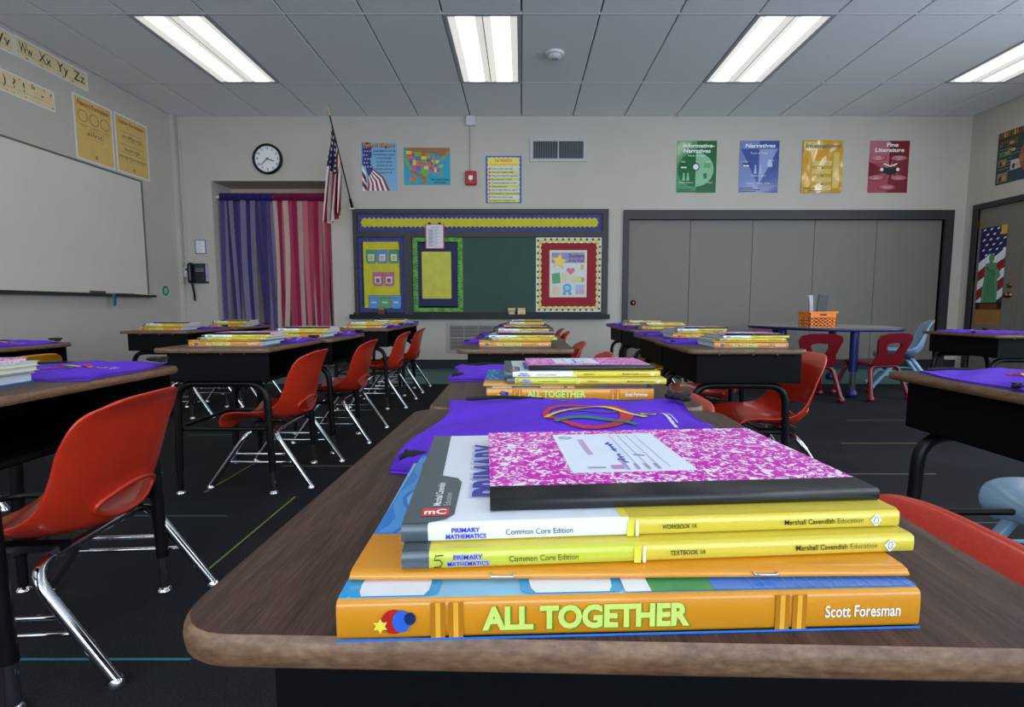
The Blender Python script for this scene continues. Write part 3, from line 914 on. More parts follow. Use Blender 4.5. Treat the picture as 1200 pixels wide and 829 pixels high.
def curtain(name, label, x0, x1, n, cols, head):
    r = thing(name, label, 'curtain', ((x0 + x1) / 2, CY, 0.02))
    xm = (x0 + x1) / 2
    q = MB()
    N = 24
    def hp(i, z, s): 
        return (x0 - xm + (x1 - x0) * i / N, s * (.018 + .006 * math.sin(i * 1.7)), z)
    q.loops([[hp(i, z, s) for i in range(N + 1)] for z, s in ((2.125, -1), (2.035, -1.1), (2.035, 1.1), (2.125, 1), (2.125, -1))], head, None, False, False, True, closed=False)
    q.build('header', r)
    step = (x1 - x0) / n
    for i in range(n):
        xc = x0 - xm + step * (i + .5)
        w = step * rc.uniform(.58, .9)
        m = cols[i % len(cols)]
        dx, ph, am = rc.uniform(-.07, .07), rc.uniform(0, 6), rc.uniform(.006, .02)
        y0 = rc.uniform(-.03, .03)
        q = MB()
        vs = []
        K = 12
        for k in range(K + 1):
            t = k / K
            z = lerp(2.04, .0, t)
            x = xc + dx * t * t + am * math.sin(ph + 4 * t)
            tw = .5 + .5 * math.cos(ph + 2.2 * t)
            ww = w * (1 - .35 * tw * t)
            y = .016 * (i % 3 - 1) + .003 * math.sin(ph * 2 + 5 * t)
            vs += [(x - ww, y - .003, z), (x, y + .003, z), (x + ww, y - .002, z)]
        q.add(vs, [(3 * k + c, 3 * k + c + 1, 3 * k + c + 4, 3 * k + c + 3) for k in range(K) for c in (0, 1)], m, True)
        q.build('ribbon', r)
V1, V2, V3 = sheer('ribbon_violet', '#433a80', .10), sheer('ribbon_lavender', '#a39ab8', .28), sheer('ribbon_purple', '#5f4f9c', .12)
K1, K2, K3, K4 = sheer('ribbon_magenta', '#b01256', .08), sheer('ribbon_pink', '#ee8a9c', .22), sheer('ribbon_pale_pink', '#f0dcd0', .25), sheer('ribbon_rose', '#d04c70', .2)
curtain('ribbon_curtain', 'purple and lavender ribbon strip curtain covering the doorway\'s left half', -3.685, -3.04, 15, [V3, V2, V1, V2, V1, V3, V2, V1], sheer('header_purple', '#2f2474', .05))
curtain('ribbon_curtain', 'pink and magenta ribbon strip curtain covering the doorway\'s right half', -3.035, -2.32, 17, [K3, K1, K2, K3, K4, K2, K1, K3, K1, K2, K4], sheer('header_magenta', '#8c0f44', .05))

# chalkboard ----------------------------------------------------------------
CB = YB
r = thing('chalkboard', 'long green chalkboard in a dark charcoal frame on the far wall', 'chalkboard', (0, CB, 0), FAR)
q = MB()
x0, x1, z0, z1 = -2.03, 1.05, .66, 1.935
for a in ((x0, z1 - .055, x1, z1), (x0, z0, x0 + .05, z1 - .055), (x1 - .07, z0, x1, z1 - .055), (x0 + .05, 1.605, x1 - .07, 1.675), (-1.42, z0, -1.325, 1.605)):
    q.box(a[0], a[1], 0, a[2], a[3], .035, CHARC)
q.build('frame', r)
q = MB(); q.box(x0 + .05, z0, 0.0005, x1 - .07, 1.605, .012, mat('chalk_green', '#22463c', .6, .12, 6)); q.build('writing_surface', r)
q = MB(); q.box(x0 + .05, 1.675, 0.0005, x1 - .07, z1 - .055, .012, CHARC); q.build('header_panel', r)
q = MB(); q.box(x0 - .05, .62, 0, x1 + .02, .66, .10, BLACKM); q.box(x0 - .05, .66, .09, x1 + .02, .675, .10, BLACKM); q.box(x0 - .02, .66, 0, x1, .70, .03, BLACKM); q.build('chalk_tray', r)
def wavy_rect(x0, y0, x1, y1, amp, wl):
    pts = []
    for (ax, ay), (bx, by), (nx, ny) in (((x0, y0), (x1, y0), (0, 1)), ((x1, y0), (x1, y1), (-1, 0)), ((x1, y1), (x0, y1), (0, -1)), ((x0, y1), (x0, y0), (1, 0))):
        L = math.hypot(bx - ax, by - ay)
        n = max(2, round(L / wl)) * 4
        for i in range(n):
            t = i / n
            d = amp * abs(math.sin(t * n / 4 * PI))
            pts.append((lerp(ax, bx, t) + nx * d, lerp(ay, by, t) + ny * d))
    return pts
def board_panel(name, label, x0, y0, x1, y1, z, border, inner, bw, wl=.035, amp=.014):
    r = thing(name, label, 'display', (0, CB, 0), FAR)
    q = MB(); q.box(x0, y0, z, x1, y1, z + .003, border); q.build('border_paper', r)
    q = MB(); q.prism(wavy_rect(x0 + bw, y0 + bw, x1 - bw, y1 - bw, amp, wl), z + .003, z + .005, inner); q.build('backing_paper', r)
    return r
NAVY = ramp_mat('navy_speckle', [(.42, '#232a66'), (.55, '#2f3a8c'), (.68, '#6b4fa0')], lambda nt, tc: noise_socket(nt, tc, 90), rough=.6)
YPAP = mat('yellow_paper', '#c8c01a', .6, .06, 12)
board_panel('header_strip', 'long yellow scalloped paper strip with navy border along the chalkboard top', -1.977, 1.678, .968, 1.876, .013, NAVY, YPAP, .036, .055, .02)
r = board_panel('pocket_display', 'yellow bulletin panel with navy scalloped border and eight paper pockets', -1.978, .70, -1.424, 1.602, .013, NAVY, YPAP, .045)
for cx, cy, c in ((-1.82, 1.37, '#4f9a6a'), (-1.685, 1.37, '#4f8fc8'), (-1.545, 1.37, '#3f8a58'), (-1.745, 1.10, '#d0568c'), (-1.61, 1.10, '#d0568c'), (-1.80, .82, '#4f8fc8'), (-1.665, .82, '#4f9a6a'), (-1.53, .82, '#4f8fc8')):
    q = MB()
    pts = [(-.063, .085), (-.063, -.05), (-.045, -.08), (.045, -.08), (.063, -.05), (.063, .085)]
    q.prism([(x + cx, y + cy) for x, y in pts], .018, .022, P('#2a4a6a')); q.prism([(x * .93 + cx, y * .94 + cy) for x, y in pts], .022, .024, P(c))
    p = q.build('pocket', r)
    q = MB()
    if cy > 1:
        q.rect(cx - .035, cy - .05, cx + .035, cy + .03, .0245, P('#c8d4d0')); q.rect(cx - .022, cy - .04, cx + .02, cy + .01, .0248, P('#d8a83a' if c != '#d0568c' else '#6a4a3a')); q.rect(cx - .06, cy + .05, cx + .06, cy + .056, .0246, P('#2a4a6a'))
    else:
        q.rect(cx - .03, cy - .01, cx + .03, cy + .008, .0245, P('#c4d4e4')); q.rect(cx - .06, cy + .05, cx + .06, cy + .056, .0246, P('#2a4a6a'))
    q.build('printed_card', p)
GRN = ramp_mat('green_plaid', [(.4, '#3c7a2c'), (.6, '#6fae3c')], lambda nt, tc: noise_socket(nt, tc, 30), rough=.6)
board_panel('bulletin_display', 'navy chalkboard panel with green scalloped border left of the bare green board', -1.318, .705, -.712, 1.60, .013, GRN, mat('navy_paper', '#1c2450', .7, .08, 15), .05, amp=.016)
r = thing('laminated_sheet', 'shiny plain yellow laminated sheet pinned on the navy panel', 'sheet', (-1.03, CB - .0182, 1.148), FAR)
sheet(r, .355, .565, mat('laminated_yellow', '#c4be12', .5, .1, 9, coat=.1), .002, curl=.004)
r = thing('class_list', 'white printed list with red border hanging on the chalkboard rail', 'notice', (-1.043, CB - .0362, 1.61), FAR)
sheet(r, .225, .295, P('#c43c4c'))
q = MB(); q.rect(-.1, -.138, .1, .138, .0025, P('#d8d4dc')); q.text('Class List', 0, .10, .003, P('#4a4450'), h=.018)
for i in range(16): q.rect(-.08, .075 - i * .0128, -.02, .081 - i * .0128, .003, P('#6c6874')); q.rect(-.01, .075 - i * .0128, .05 - .02 * (i % 3), .081 - i * .0128, .003, P('#a09caa'))
q.build('printed_panel', r)
q = MB()
for x in (-.06, .06): q.box(x - .015, .14, .001, x + .015, .165, .012, BLACKM)
q.build('clip', r)
CRIM = mat('crimson_paper', '#960c20', .7, .06, 15)
r = board_panel('bulletin_display', 'crimson panel with black, white and yellow wavy border at the chalkboard right', .178, .705, .974, 1.60, .013, P('#e2dccb'), CRIM, .05, .075, .02)
q = MB()
for (ax, ay), (bx, by) in (((.215, .742), (.937, .742)), ((.937, .742), (.937, 1.563)), ((.937, 1.563), (.215, 1.563)), ((.215, 1.563), (.215, .742))):
    L = math.hypot(bx - ax, by - ay); n = round(L / .075); ux, uy = (bx - ax) / L, (by - ay) / L
    for i in range(n):
        t = (i + .5) / n * L; cx, cy = ax + ux * t, ay + uy * t
        q.poly(ellipse(cx - uy * .008, cy + ux * .008, .028 if ux else .02, .02 if ux else .028, 10), .0185, P('#d8cc20'))
        t2 = i / n * L; q.poly(ellipse(ax + ux * t2 + uy * .012, ay + uy * t2 - ux * .012, .016, .016, 8), .0187, P('#3a3640'))
q.build('border_pattern', r)
r = thing('student_poster', 'pale poster reading Student of the Week with star and ribbon', 'poster', (.568, CB - .0182, 1.165), FAR)
sheet(r, .452, .567, P('#d6cfb8', .3))
q = MB()
q.rect(-.205, -.262, .205, .262, .0024, P('#cfd6d0'))
q.rect(-.2, .13, .2, .255, .0026, P('#7d86b8')); q.poly(star(-.11, .15, .11, 5, .45, 80), .0032, P('#e0b020')); q.poly(star(-.11, .15, .085, 5, .5, 80), .0034, P('#f0cf4a'))
hp_ = [(.03 + .0032 * 16 * math.sin(t) ** 3, .035 + .0032 * (13 * math.cos(t) - 5 * math.cos(2 * t) - 2 * math.cos(3 * t) - math.cos(4 * t))) for t in [2 * PI * i / 24 for i in range(24)]]
q.poly(hp_, .0032, P('#d85a70'))
q.poly([(-.2, .0), (-.1, .015), (-.09, -.11), (-.19, -.12)], .0028, P('#3f9a60')); q.rect(-.08, -.1, -.01, .01, .0028, P('#d8c89a')); q.rect(.04, -.1, .17, -.03, .0028, P('#cfd080')); q.poly(ellipse(.18, -.07, .02, .03, 12), .003, P('#c88a30'))
q.poly(ellipse(-.01, -.17, .055, .05, 16), .0032, P('#4f9ac4')); q.poly([(-.045, -.2), (-.01, -.2), (-.03, -.262), (-.07, -.25)], .003, P('#4f9ac4')); q.poly([(-.005, -.2), (.03, -.2), (.05, -.25), (.01, -.262)], .003, P('#4f9ac4')); q.poly(ellipse(-.01, -.17, .032, .03, 14), .0035, P('#8fc4dc'))
q.rect(.09, -.25, .2, -.13, .0028, P('#a8b4d8')); q.rect(.09, -.25, .2, -.2, .003, P('#c89ab0')); q.rect(-.19, -.25, -.1, -.15, .0028, P('#dcc8a0'))
q.rect(.15, .05, .19, .11, .003, P('#e0a04a'))
q.build('picture', r)
q = MB(); q.text('Student', .1, .195, .0038, P('#7a1a5a'), h=.045, w=.19, bold=.04); q.text('of the Week', .1, .145, .0038, P('#7a1a5a'), h=.035, w=.19, bold=.03); q.build('lettering', r)
# things on the chalk tray
r = thing('chalk_eraser', 'brown felt chalkboard eraser at the left end of the chalk tray', 'eraser', (-1.70, CB - .065, .661))
q = MB(); q.slab(.04, .018, .006, [(0, 0), (0, .07)], mat('felt', '#5c4632', .9, .2, 200)); q.build('felt', r)
q = MB(); q.slab(.04, .018, .006, [(0, .07), (.003, .095)], mat('eraser_wood', '#9a7040', .6)); q.build('back', r)
r = thing('pointer', 'long thin wooden pointer stick lying in the chalk tray', 'pointer', (-.72, CB - .045, .667))
q = MB(); q.tube([(-.45, 0, .0), (.45, 0, .0)], .0065, mat('pointer_wood', '#b08a4a', .5), 8, r1=.004); q.build('stick', r)
q = MB(); q.tube([(-.5, 0, 0), (-.45, 0, 0)], .006, BLACKM, 8); q.build('grip', r)
for x, label, c1, c2 in ((-.12, 'small blue and yellow chalk holder beside the pointer tip', '#2f4a9c', '#d8b040'), (.0, 'small white and yellow chalk box beside the blue holder', '#d8d4cc', '#d8b040')):
    r = thing('chalk_box', label, 'box', (x, CB - .06, .661), (0, 0, R(8)))
    q = MB(); q.box(-.045, -.02, 0, .045, .02, .085, P(c1)); q.build('carton', r)
    q = MB(); q.box(-.046, -.021, .06, .046, .021, .09, P(c2)); q.poly(ellipse(0, 0, .01, .01, 8), .0905, WPRINT); q.build('lid', r)
    q = MB(); q.rect(-.03, .01, .03, .05, 0, P(c2)); q.build('printed_label', r, (0, -.0206, 0), FAR)

# left wall ------------------------------------------------------------------
r = thing('whiteboard', 'wide whiteboard with thin metal frame on the left wall', 'whiteboard', (XL, 0, 0), LEFT)
wy0, wy1, wz0, wz1 = 2.6, 5.68, .90, 2.115
q = MB(); q.box(wy0, wz0, .0005, wy1, wz1, .012, mat('whiteboard_face', '#ddd6cb', .22, .015, 2, coat=.2)); q.build('writing_surface', r)
q = MB()
for a in ((wy0 - .015, wz1, wy1 + .015, wz1 + .015), (wy0 - .015, wz0 - .015, wy1 + .015, wz0), (wy0 - .015, wz0, wy0, wz1), (wy1, wz0, wy1 + .015, wz1)):
    q.box(a[0], a[1], 0, a[2], a[3], .02, mat('aluminium', '#85878a', .35, metal=.8))
q.build('frame', r)
q = MB(); q.box(wy0, wz0 - .03, 0, wy1 + .05, wz0 - .016, .075, CHARC); q.box(wy0, wz0 - .016, .068, wy1 + .05, wz0 - .004, .075, CHARC); q.build('marker_tray', r)
for y, c, nm in ((5.26, '#1c1e22', 'black marker pen left of the pair on the whiteboard tray'), (5.36, '#1d2230', 'black marker pen nearer the pink one on the whiteboard tray'), (5.47, '#d0285c', 'pink marker pen on the whiteboard tray'), (5.56, '#c8d02c', 'yellow-green marker pen beside the pink marker'), (5.63, '#d8dc3c', 'yellow marker pen at the end of the whiteboard tray')):
    r = thing('marker_pen', nm, 'marker', (XL + .04, y, wz0 - .006), (0, 0, R(random.uniform(60, 120))), 'markers on the whiteboard tray')
    q = MB(); q.tube([(-.05, 0, 0), (.02, 0, 0)], .009, P(c), 8); q.build('barrel', r)
    q = MB(); q.tube([(.02, 0, 0), (.055, 0, 0)], .0098, P(c), 8); q.build('cap', r)
r = thing('board_eraser', 'dark whiteboard eraser lying on the marker tray', 'eraser', (XL + .04, 4.98, wz0 - .0155))
q = MB(); q.slab(.024, .07, .006, [(0, 0), (0, .02)], mat('grey_felt', '#3a3a3c', .9)); q.build('felt', r)
q = MB(); q.slab(.024, .07, .006, [(0, .02), (.003, .035)], P('#5a4a3c')); q.build('back', r)
r = thing('ribbon_badge', 'green and blue striped tag hanging from the whiteboard tray', 'tag', (XL + .079, 5.125, wz0 - .05), LEFT)
q = MB(); q.box(-.02, -.08, 0, .0, .045, .003, P('#2c8a5c')); q.build('green_band', r)
q = MB(); q.box(.0, -.07, 0, .018, .045, .003, P('#2a3f9c')); q.box(-.02, .045, 0, .018, .055, .003, P('#d8902c')); q.build('blue_band', r)
CARD = mat('manila_card', '#e6d2a2', .5, .06, 10)
def left_card(name, label, cat, y0, y1, z0, z1, border='#e4e2e6', bw=.012, card=None):
    r = wall_thing(name, label, cat, 'L', (y0 + y1) / 2, (z0 + z1) / 2)
    w, h = y1 - y0, z1 - z0
    sheet(r, w, h, P(border, .3))
    q = MB(); q.rect(-w / 2 + bw, -h / 2 + bw, w / 2 - bw, h / 2 - bw, .0024, card or CARD); q.build('card', r)
    return r, w, h
def confetti(q, w, h, n, rr):
    for _ in range(n):
        x = rr.choice([rr.uniform(-w / 2 + .02, w / 2 - .02)]); y = rr.choice([-1, 1]) * (h / 2 - .024)
        q.poly(ellipse(x, y, .008, .006, 6), .0031, P(rr.choice(['#b0583c', '#8a9a3c', '#d8a02c', '#9a4a3a'])))
rr = random.Random(5)
r, w, h = left_card('alphabet_strip', 'alphabet strip showing letters W to Z high on left wall', 'alphabet strip', 4.385, 5.09, 2.815, 2.985)
q = MB()
for i, tx in enumerate(['Ww', 'Xx', 'Yy', 'Zz']): q.text(tx, -.26 + .172 * i, -.03, .003, BPRINT, h=.085, w=.115)
q.rect(-w / 2 + .012, -.035, w / 2 - .012, -.032, .0028, P('#a8905c')); q.rect(-w / 2 + .012, .056, w / 2 - .012, .058, .0028, P('#a8905c')); q.build('lettering', r)
q = MB(); confetti(q, w, h, 10, rr); q.build('decoration', r)['kind'] = 'stuff'
r, w, h = left_card('alphabet_strip', 'alphabet strip ending in letter V, cut by the photo edge', 'alphabet strip', 3.68, 4.38, 2.81, 2.98)
q = MB()
for i, tx in enumerate(['Ss', 'Tt', 'Uu', 'Vv']): q.text(tx, -.26 + .172 * i, -.03, .003, BPRINT, h=.085, w=.115)
q.rect(-w / 2 + .012, -.035, w / 2 - .012, -.032, .0028, P('#a8905c')); q.build('lettering', r)
q = MB(); confetti(q, w, h, 10, rr); q.build('decoration', r)['kind'] = 'stuff'
r, w, h = left_card('punctuation_strip', 'punctuation strip with bracket and question mark below the alphabet strip', 'alphabet strip', 3.95, 4.715, 2.485, 2.66)
q = MB()
for i, tx in enumerate(['.', ',', '(', ')', '?', '!', '"', '-', "'"]): q.text(tx, -.31 + .082 * i, -.02, .003, BPRINT, h=.075)
q.rect(-w / 2 + .012, -.03, w / 2 - .012, -.027, .0028, P('#a8905c')); q.build('lettering', r)
q = MB(); confetti(q, w, h, 10, rr); q.build('decoration', r)['kind'] = 'stuff'
GOLDC = mat('golden_card', '#e2bd6c', .4, .06, 6)
r, w, h = left_card('formation_poster', 'golden poster reading Feature Formation with three rings', 'poster', 4.90, 5.36, 2.15, 2.745, card=GOLDC, bw=.018)
q = MB(); q.text('Feature Formation', 0, .21, .003, P('#8c2c24'), h=.045, w=.36, bold=.015)
for x in (-.13, 0, .13): q.ring(x, .115, .055, .055, .007, .003, P('#8a7040')); q.rect(x - .05, .035, x + .05, .039, .003, P('#8a7a50')); q.rect(x - .04, .022, x + .04, .026, .003, P('#8a7a50'))
q.text('ailnc', 0, -.05, .003, P('#6a5a3a'), h=.05, w=.19); q.rect(-.11, .0, .11, .003, .003, P('#8a7a50')); q.rect(-.1, -.075, .1, -.072, .003, P('#8a7a50')); q.poly([(-.02, -.25), (.02, -.25), (0, -.21)], .003, P('#a8803a'))
q.build('lettering', r)
r, w, h = left_card('formation_poster', 'golden poster reading Letter Formation nearest the room corner', 'poster', 5.385, 5.845, 2.155, 2.75, card=GOLDC, bw=.018)
q = MB(); q.text('Letter Formation', 0, .21, .003, P('#8c2c24'), h=.04, w=.34, bold=.015)
for y, tx in ((.07, 'acdfgoqs'), (-.06, 'behijk'), (-.14, 'mnprtuvwxyz')):
    q.text(tx, 0, y, .003, P('#6a5a3a'), h=.04, w=.035 * len(tx)); q.rect(-.16, y + .06, .16, y + .064, .003, P('#5a6a8a')); q.rect(-.16, y - .02, .16, y - .017, .003, P('#8a7a50'))
q.poly([(-.02, -.25), (.02, -.25), (0, -.21)], .003, P('#a8803a'))
q.build('lettering', r)
r = wall_thing('round_sticker', 'round green emblem sticker on the left wall near the corner', 'sticker', 'L', 5.985, .951)
q = MB(); q.prism(ellipse(0, 0, .055, .055, 20), .0005, .002, P('#1f7a4c')); q.build('disc', r)
q = MB(); q.ring(0, 0, .03, .03, .009, .0025, P('#cfe4d8')); q.poly(ellipse(0, 0, .01, .01, 10), .0025, P('#cfe4d8')); q.build('emblem', r)

# right wall -------------------------------------------------------------------
r = wall_thing('portrait_poster', 'history poster with smiling man\'s portrait, small photos and colourful title band', 'poster', 'R', 5.59, 2.41)
w, h = .66, .565
sheet(r, w, h, P('#26403c', .25))
q = MB()
q.rect(-.33, .215, .33, .2825, .0024, P('#1c1a18'))
cl_ = ['#c8281c', '#e07a1c', '#e8b82c', '#3c8a3c']
for i in range(22): q.rect(-.32 + .029 * i, .222, -.32 + .029 * i + .017, .275, .0028, P(cl_[(i * 7) % 4]))
for x, y, a, b_, c in ((-.3, .12, .2, .06, '#6a4a30'), (-.3, .03, .13, .035, '#6a9a3c'), (-.31, -.09, .1, .08, '#7a6a5c'), (-.16, -.15, .12, .1, '#c8c4c4'), (-.31, -.26, .12, .1, '#8a7a5c'), (-.2, .05, .08, .03, '#d0b040')):
    q.rect(x, y, x + a, y + b_, .0028, P(c))
    q.poly(ellipse(x + a * .3, y + b_ * .35, a * .16, b_ * .3, 10), .003, P('#2a2420')); q.poly(ellipse(x + a * .68, y + b_ * .4, a * .14, b_ * .28, 10), .003, P('#c49a78'))
for i in range(8): q.rect(-.3 + .1 * (i % 2), .09 - .035 * i, -.16 + .08 * (i % 3), .094 - .035 * i, .0029, P('#9ab0a4'))
q.poly(ellipse(.08, .0, .155, .21, 28), .0031, P('#3a3c44'))                       # hair
q.poly(ellipse(.07, -.04, .135, .18, 28), .0034, P('#8c5a44'))                      # face
q.poly([(-.09, -.2825), (-.02, -.17), (.16, -.17), (.33, -.24), (.33, -.2825)], .0033, P('#2c345c'))
for x in (.0, .11): q.poly(ellipse(x, .0, .024, .01, 12), .0038, P('#2a1a16')); q.poly(ellipse(x, .03, .034, .007, 12), .0038, P('#4a3c38'))
q.poly([(.045, .0), (.065, .0), (.08, -.065), (.03, -.065)], .0038, P('#a87058')); q.poly(ellipse(.055, -.11, .05, .02, 16), .0038, P('#e0c8c0')); q.ring(.055, -.11, .056, .026, .006, .004, P('#6a3430'), 16)
q.poly(ellipse(-.04, -.055, .028, .04, 12), .0036, P('#a86c54')); q.poly(ellipse(.135, -.055, .025, .04, 12), .0036, P('#a86c54'))
q.build('picture', r)
r = thing('door_poster', 'tall narrow poster of a green statue before a starry flag on the door', 'poster', (XR + .0145, 5.897, 1.115), RIGHT)
w, h = .325, 1.12
sheet(r, w, h, P('#2a2458', .3))
q = MB()
for i in range(9):
    for j in range(4):
        x, y = -.13 + .085 * j + .04 * (i % 2), .52 - .058 * i
        if x < .15: q.poly([(x, y), (x + .03, y + .012), (x + .03, y + .03), (x, y + .018)], .0024, WPRINT)
for s_, xa, xb in ((-1, -.1625, -.02), (1, .02, .1625)):
    for i in range(5):
        y = .16 - .11 * i
        sl = .10
        if s_ < 0: q.poly([(xa, y - .1), (xb, y - .0 + .0), (xb, y + .1), (xa, y)], .0025, P('#a01c28') if i % 2 else WPRINT)
        else: q.poly([(xa, y - .1 + .05), (xb, y + .05), (xb, y + .15), (xa, y + .05)], .0025, P('#a01c28') if i % 2 else WPRINT)
q.rect(-.1625, -.56, .1625, -.30, .0027, P('#2a1c16'))
q.rect(-.1625, -.56, .1625, -.38, .0029, P('#a8743c')); q.rect(-.11, -.375, .11, -.315, .0029, P('#6a3c20'))
for i in range(7): q.rect(-.13, -.40 - .02 * i, .13 - .03 * (i % 2), -.395 - .02 * i, .0031, P('#8a5c2c'))
SG, SD = P('#5c9a70'), P('#3c7054')
q.poly([(-.1, -.30), (.1, -.30), (.095, -.1), (.075, .05), (.06, .15), (-.07, .15), (-.075, .02), (-.09, -.12)], .0031, SG)
q.poly(ellipse(.0, .205, .034, .05, 16), .0034, SG)
q.poly([(.05, .13), (.1, .06), (.125, .0), (.09, -.04), (.04, .03)], .0034, SG)
for x in (-.06, -.03, .0, .03, .06): q.poly([(x - .004, -.29), (x + .006, -.29), (x * .6 + .01, .08), (x * .6, .08)], .0036, SD)
q.poly([(-.06, .12), (.06, .02), (.07, .0), (-.065, .09)], .0037, SD)
q.rect(.09, .46, .1625, .56, .0034, P('#d8b83a'))
q.build('picture', r)

# smoke detector on the ceiling --------------------------------------------------
r = thing('smoke_detector', 'round white smoke detector on the ceiling beside the centre light', 'smoke detector', (.298, 4.77, ZC), (R(180), 0, 0))
q = MB(); q.lathe([(.082, 0), (.082, .014), (.07, .02)], WHITE, 28); q.build('base', r)
q = MB(); q.lathe([(.06, .02), (.058, .042), (.035, .052)], mat('detector_cap', '#c8cace', .5), 28); q.build('cap', r)
q = MB(); q.poly(ellipse(-.012, .0, .007, .007, 8), .0525, BPRINT); q.poly(ellipse(.012, .0, .007, .007, 8), .0525, BPRINT); q.build('sensor', r)

# ================================================================== STUDENT DESKS
DW, DL, DZ = .452, .56, .605      # width (x), length (y), top height
def make_desk():
    r = thing('student_desk', '', 'desk', group='student desks')
    q = MB()
    hw, hl, t = DW / 2, DL / 2, .018
    q.slab(hw - .0034, hl - .0034, .0306, [(0, DZ - t + .002), (0, DZ - .0002)], WOOD, WOOD, 6)
    q.build('desktop', r)
    q = MB()   # bull-nosed edge band: ring around the top
    prof = [(.004, DZ - t), (.001, DZ - t + .003), (0, DZ - t / 2), (.0008, DZ - .004), (.0035, DZ - .0002)]
    q.loops([[(x, y, z) for x, y in rrect(hw - i, hl - i, .034 - i, 6)] for i, z in prof], EDGE, cap1=False)
    q.build('edge_band', r)
    q = MB()   # steel book box, open towards the seat (+x)
    bx, by, z1, z0, th = .185, .245, DZ - t, DZ - t - .115, .004
    bx1 = .214
    q.box(-bx, -by, z0, bx1, by, z0 + th, BOXM)
    q.box(-bx, -by, z0, -bx + th, by, z1, BOXM)
    for s in (-1, 1):
        y0, y1 = sorted((s * by, s * (by - th)))
        q.box(-bx, y0, z0, bx1, y1, z1, BOXM)
    q.box(bx1 - .012, -by, z0, bx1, by, z0 + .012, BOXM)
    q.build('book_box', r)
    for s in (-1, 1):
        q = MB()
        y = s * .205
        q.tube(bend([(-.19, y, .10), (-.178, y, z0 - .014), (.178, y, z0 - .014), (.19, y, .10)], .075, 8), .0145, BLACKM, 10)
        q.build('leg_frame', r)
        for sx in (-1, 1):
            q = MB()
            q.tube([(sx * .19, y, .016), (sx * .19, y, .13)], .0112, CHROME if sx > 0 else BLACKM, 8)
            lg = q.build('leg', r)
            q = MB()
            q.lathe([(.018, 0), (.019, .008), (.011, .016)], CHROME, 12, (sx * .19, y, 0))
            q.build('glide', lg)
    q = MB()
    q.tube(bend([(.187, -.2, .27), (-.2, -.2, .27), (-.2, .2, .27), (.187, .2, .27)], .06, 6), .0085, BLACKM, 8)
    q.build('brace', r)
    q = MB()
    for s in (-1, 1):
        for x in (-.1, .03, .12):
            q.lathe([(.004, 0), (.004, .004)], CHROME, 6, (x, s * (by + .002), z1 - .006))
    q.build('screws', r)['kind'] = 'stuff'
    return r
# id: (centre x, near edge y, turn in degrees, phrase)
DESKS = {
    'C1': (.062, .228, -1.6, 'the nearest desk'),
    'C2': (.072, .800, .5, 'the desk right behind the nearest one'),
    'C3': (-.022, 1.92, 0, 'the third desk of the centre row'),
    'C4': (-.020, 2.495, .6, 'the fourth desk of the centre row'),
    'C5': (.015, 3.72, 0, 'the fifth desk of the centre row'),
    'C6': (.018, 4.29, 0, 'the farthest desk of the centre row'),
    'L0': (-1.150, .825, 0, 'the desk at the left edge'),
    'L1': (-1.205, 1.955, 0, 'the first desk of the left row'),
    'L2': (-1.170, 2.530, 0, 'the second desk of the left row'),
    'L3': (-1.190, 3.68, 0, 'the third desk of the left row'),
    'L4': (-1.195, 4.255, 0, 'the farthest desk of the left row'),
    'M0': (-2.255, 1.755, 0, 'the small left-edge desk by the whiteboard'),
    'M1': (-2.440, 3.36, 0, 'the near desk below the whiteboard end'),
    'M2': (-2.425, 3.935, 0, 'the desk in front of the purple curtain'),
    'R1': (.860, 1.905, -1, 'the first desk of the right row'),
    'R2': (.885, 2.485, -1, 'the second desk of the right row'),
    'R3': (.985, 3.52, 0, 'the third desk of the right row'),
    'R4': (.995, 4.095, 0, 'the farthest desk of the right row'),
    'S1': (1.135, .715, 0, 'the big desk at the right edge'),
    'S2': (2.900, 2.86, 0, 'the small desk by the right door'),
}
DESKLAB = {
    'C1': 'large wood-topped desk filling the foreground under the big book stack',
    'C2': 'wood-topped desk directly behind the foreground desk',
    'C3': 'third desk of the centre row, showing its black box front',
    'C4': 'fourth desk of the centre row, butted behind the third',
    'C5': 'fifth desk of the centre row, small below the chalkboard',
    'C6': 'farthest desk of the centre row, nearest the chalkboard',
    'L0': 'desk at the left edge with the big red chair pushed in',
    'L1': 'first desk of the left row, with black box and chrome-tipped legs',
    'L2': 'second desk of the left row, behind the first',
    'L3': 'third desk of the left row, after the gap',
    'L4': 'farthest desk of the left row, nearest the chalkboard',
    'M0': 'small desk at the left edge below the whiteboard with only a bag',
    'M1': 'desk below the right end of the whiteboard',
    'M2': 'desk in front of the purple ribbon curtain',
    'R1': 'first desk of the right row, black box facing the viewer',
    'R2': 'second desk of the right row, butted behind the first',
    'R3': 'third desk of the right row, before the closet',
    'R4': 'farthest desk of the right row, by the closet edge',
    'S1': 'large desk cut off by the right edge, under a spread purple bag',
    'S2': 'distant desk at the right edge in front of the door',
}
dproto = make_desk()
DROOT = {}
WIDE = 1.045      # the foreground desk is a slightly wider model
for i, (k, (x, y, a, _)) in enumerate(DESKS.items()):
    o = dproto if i == 0 else copy_tree(dproto)
    o.location = (x, y + DL / 2, 0)
    o.rotation_euler = (0, 0, R(a))
    o['label'] = DESKLAB[k]
    o.scale = (1.0, 1, 1)
    DROOT[k] = o
DROOT['C1'].scale = (WIDE, 1, 1)

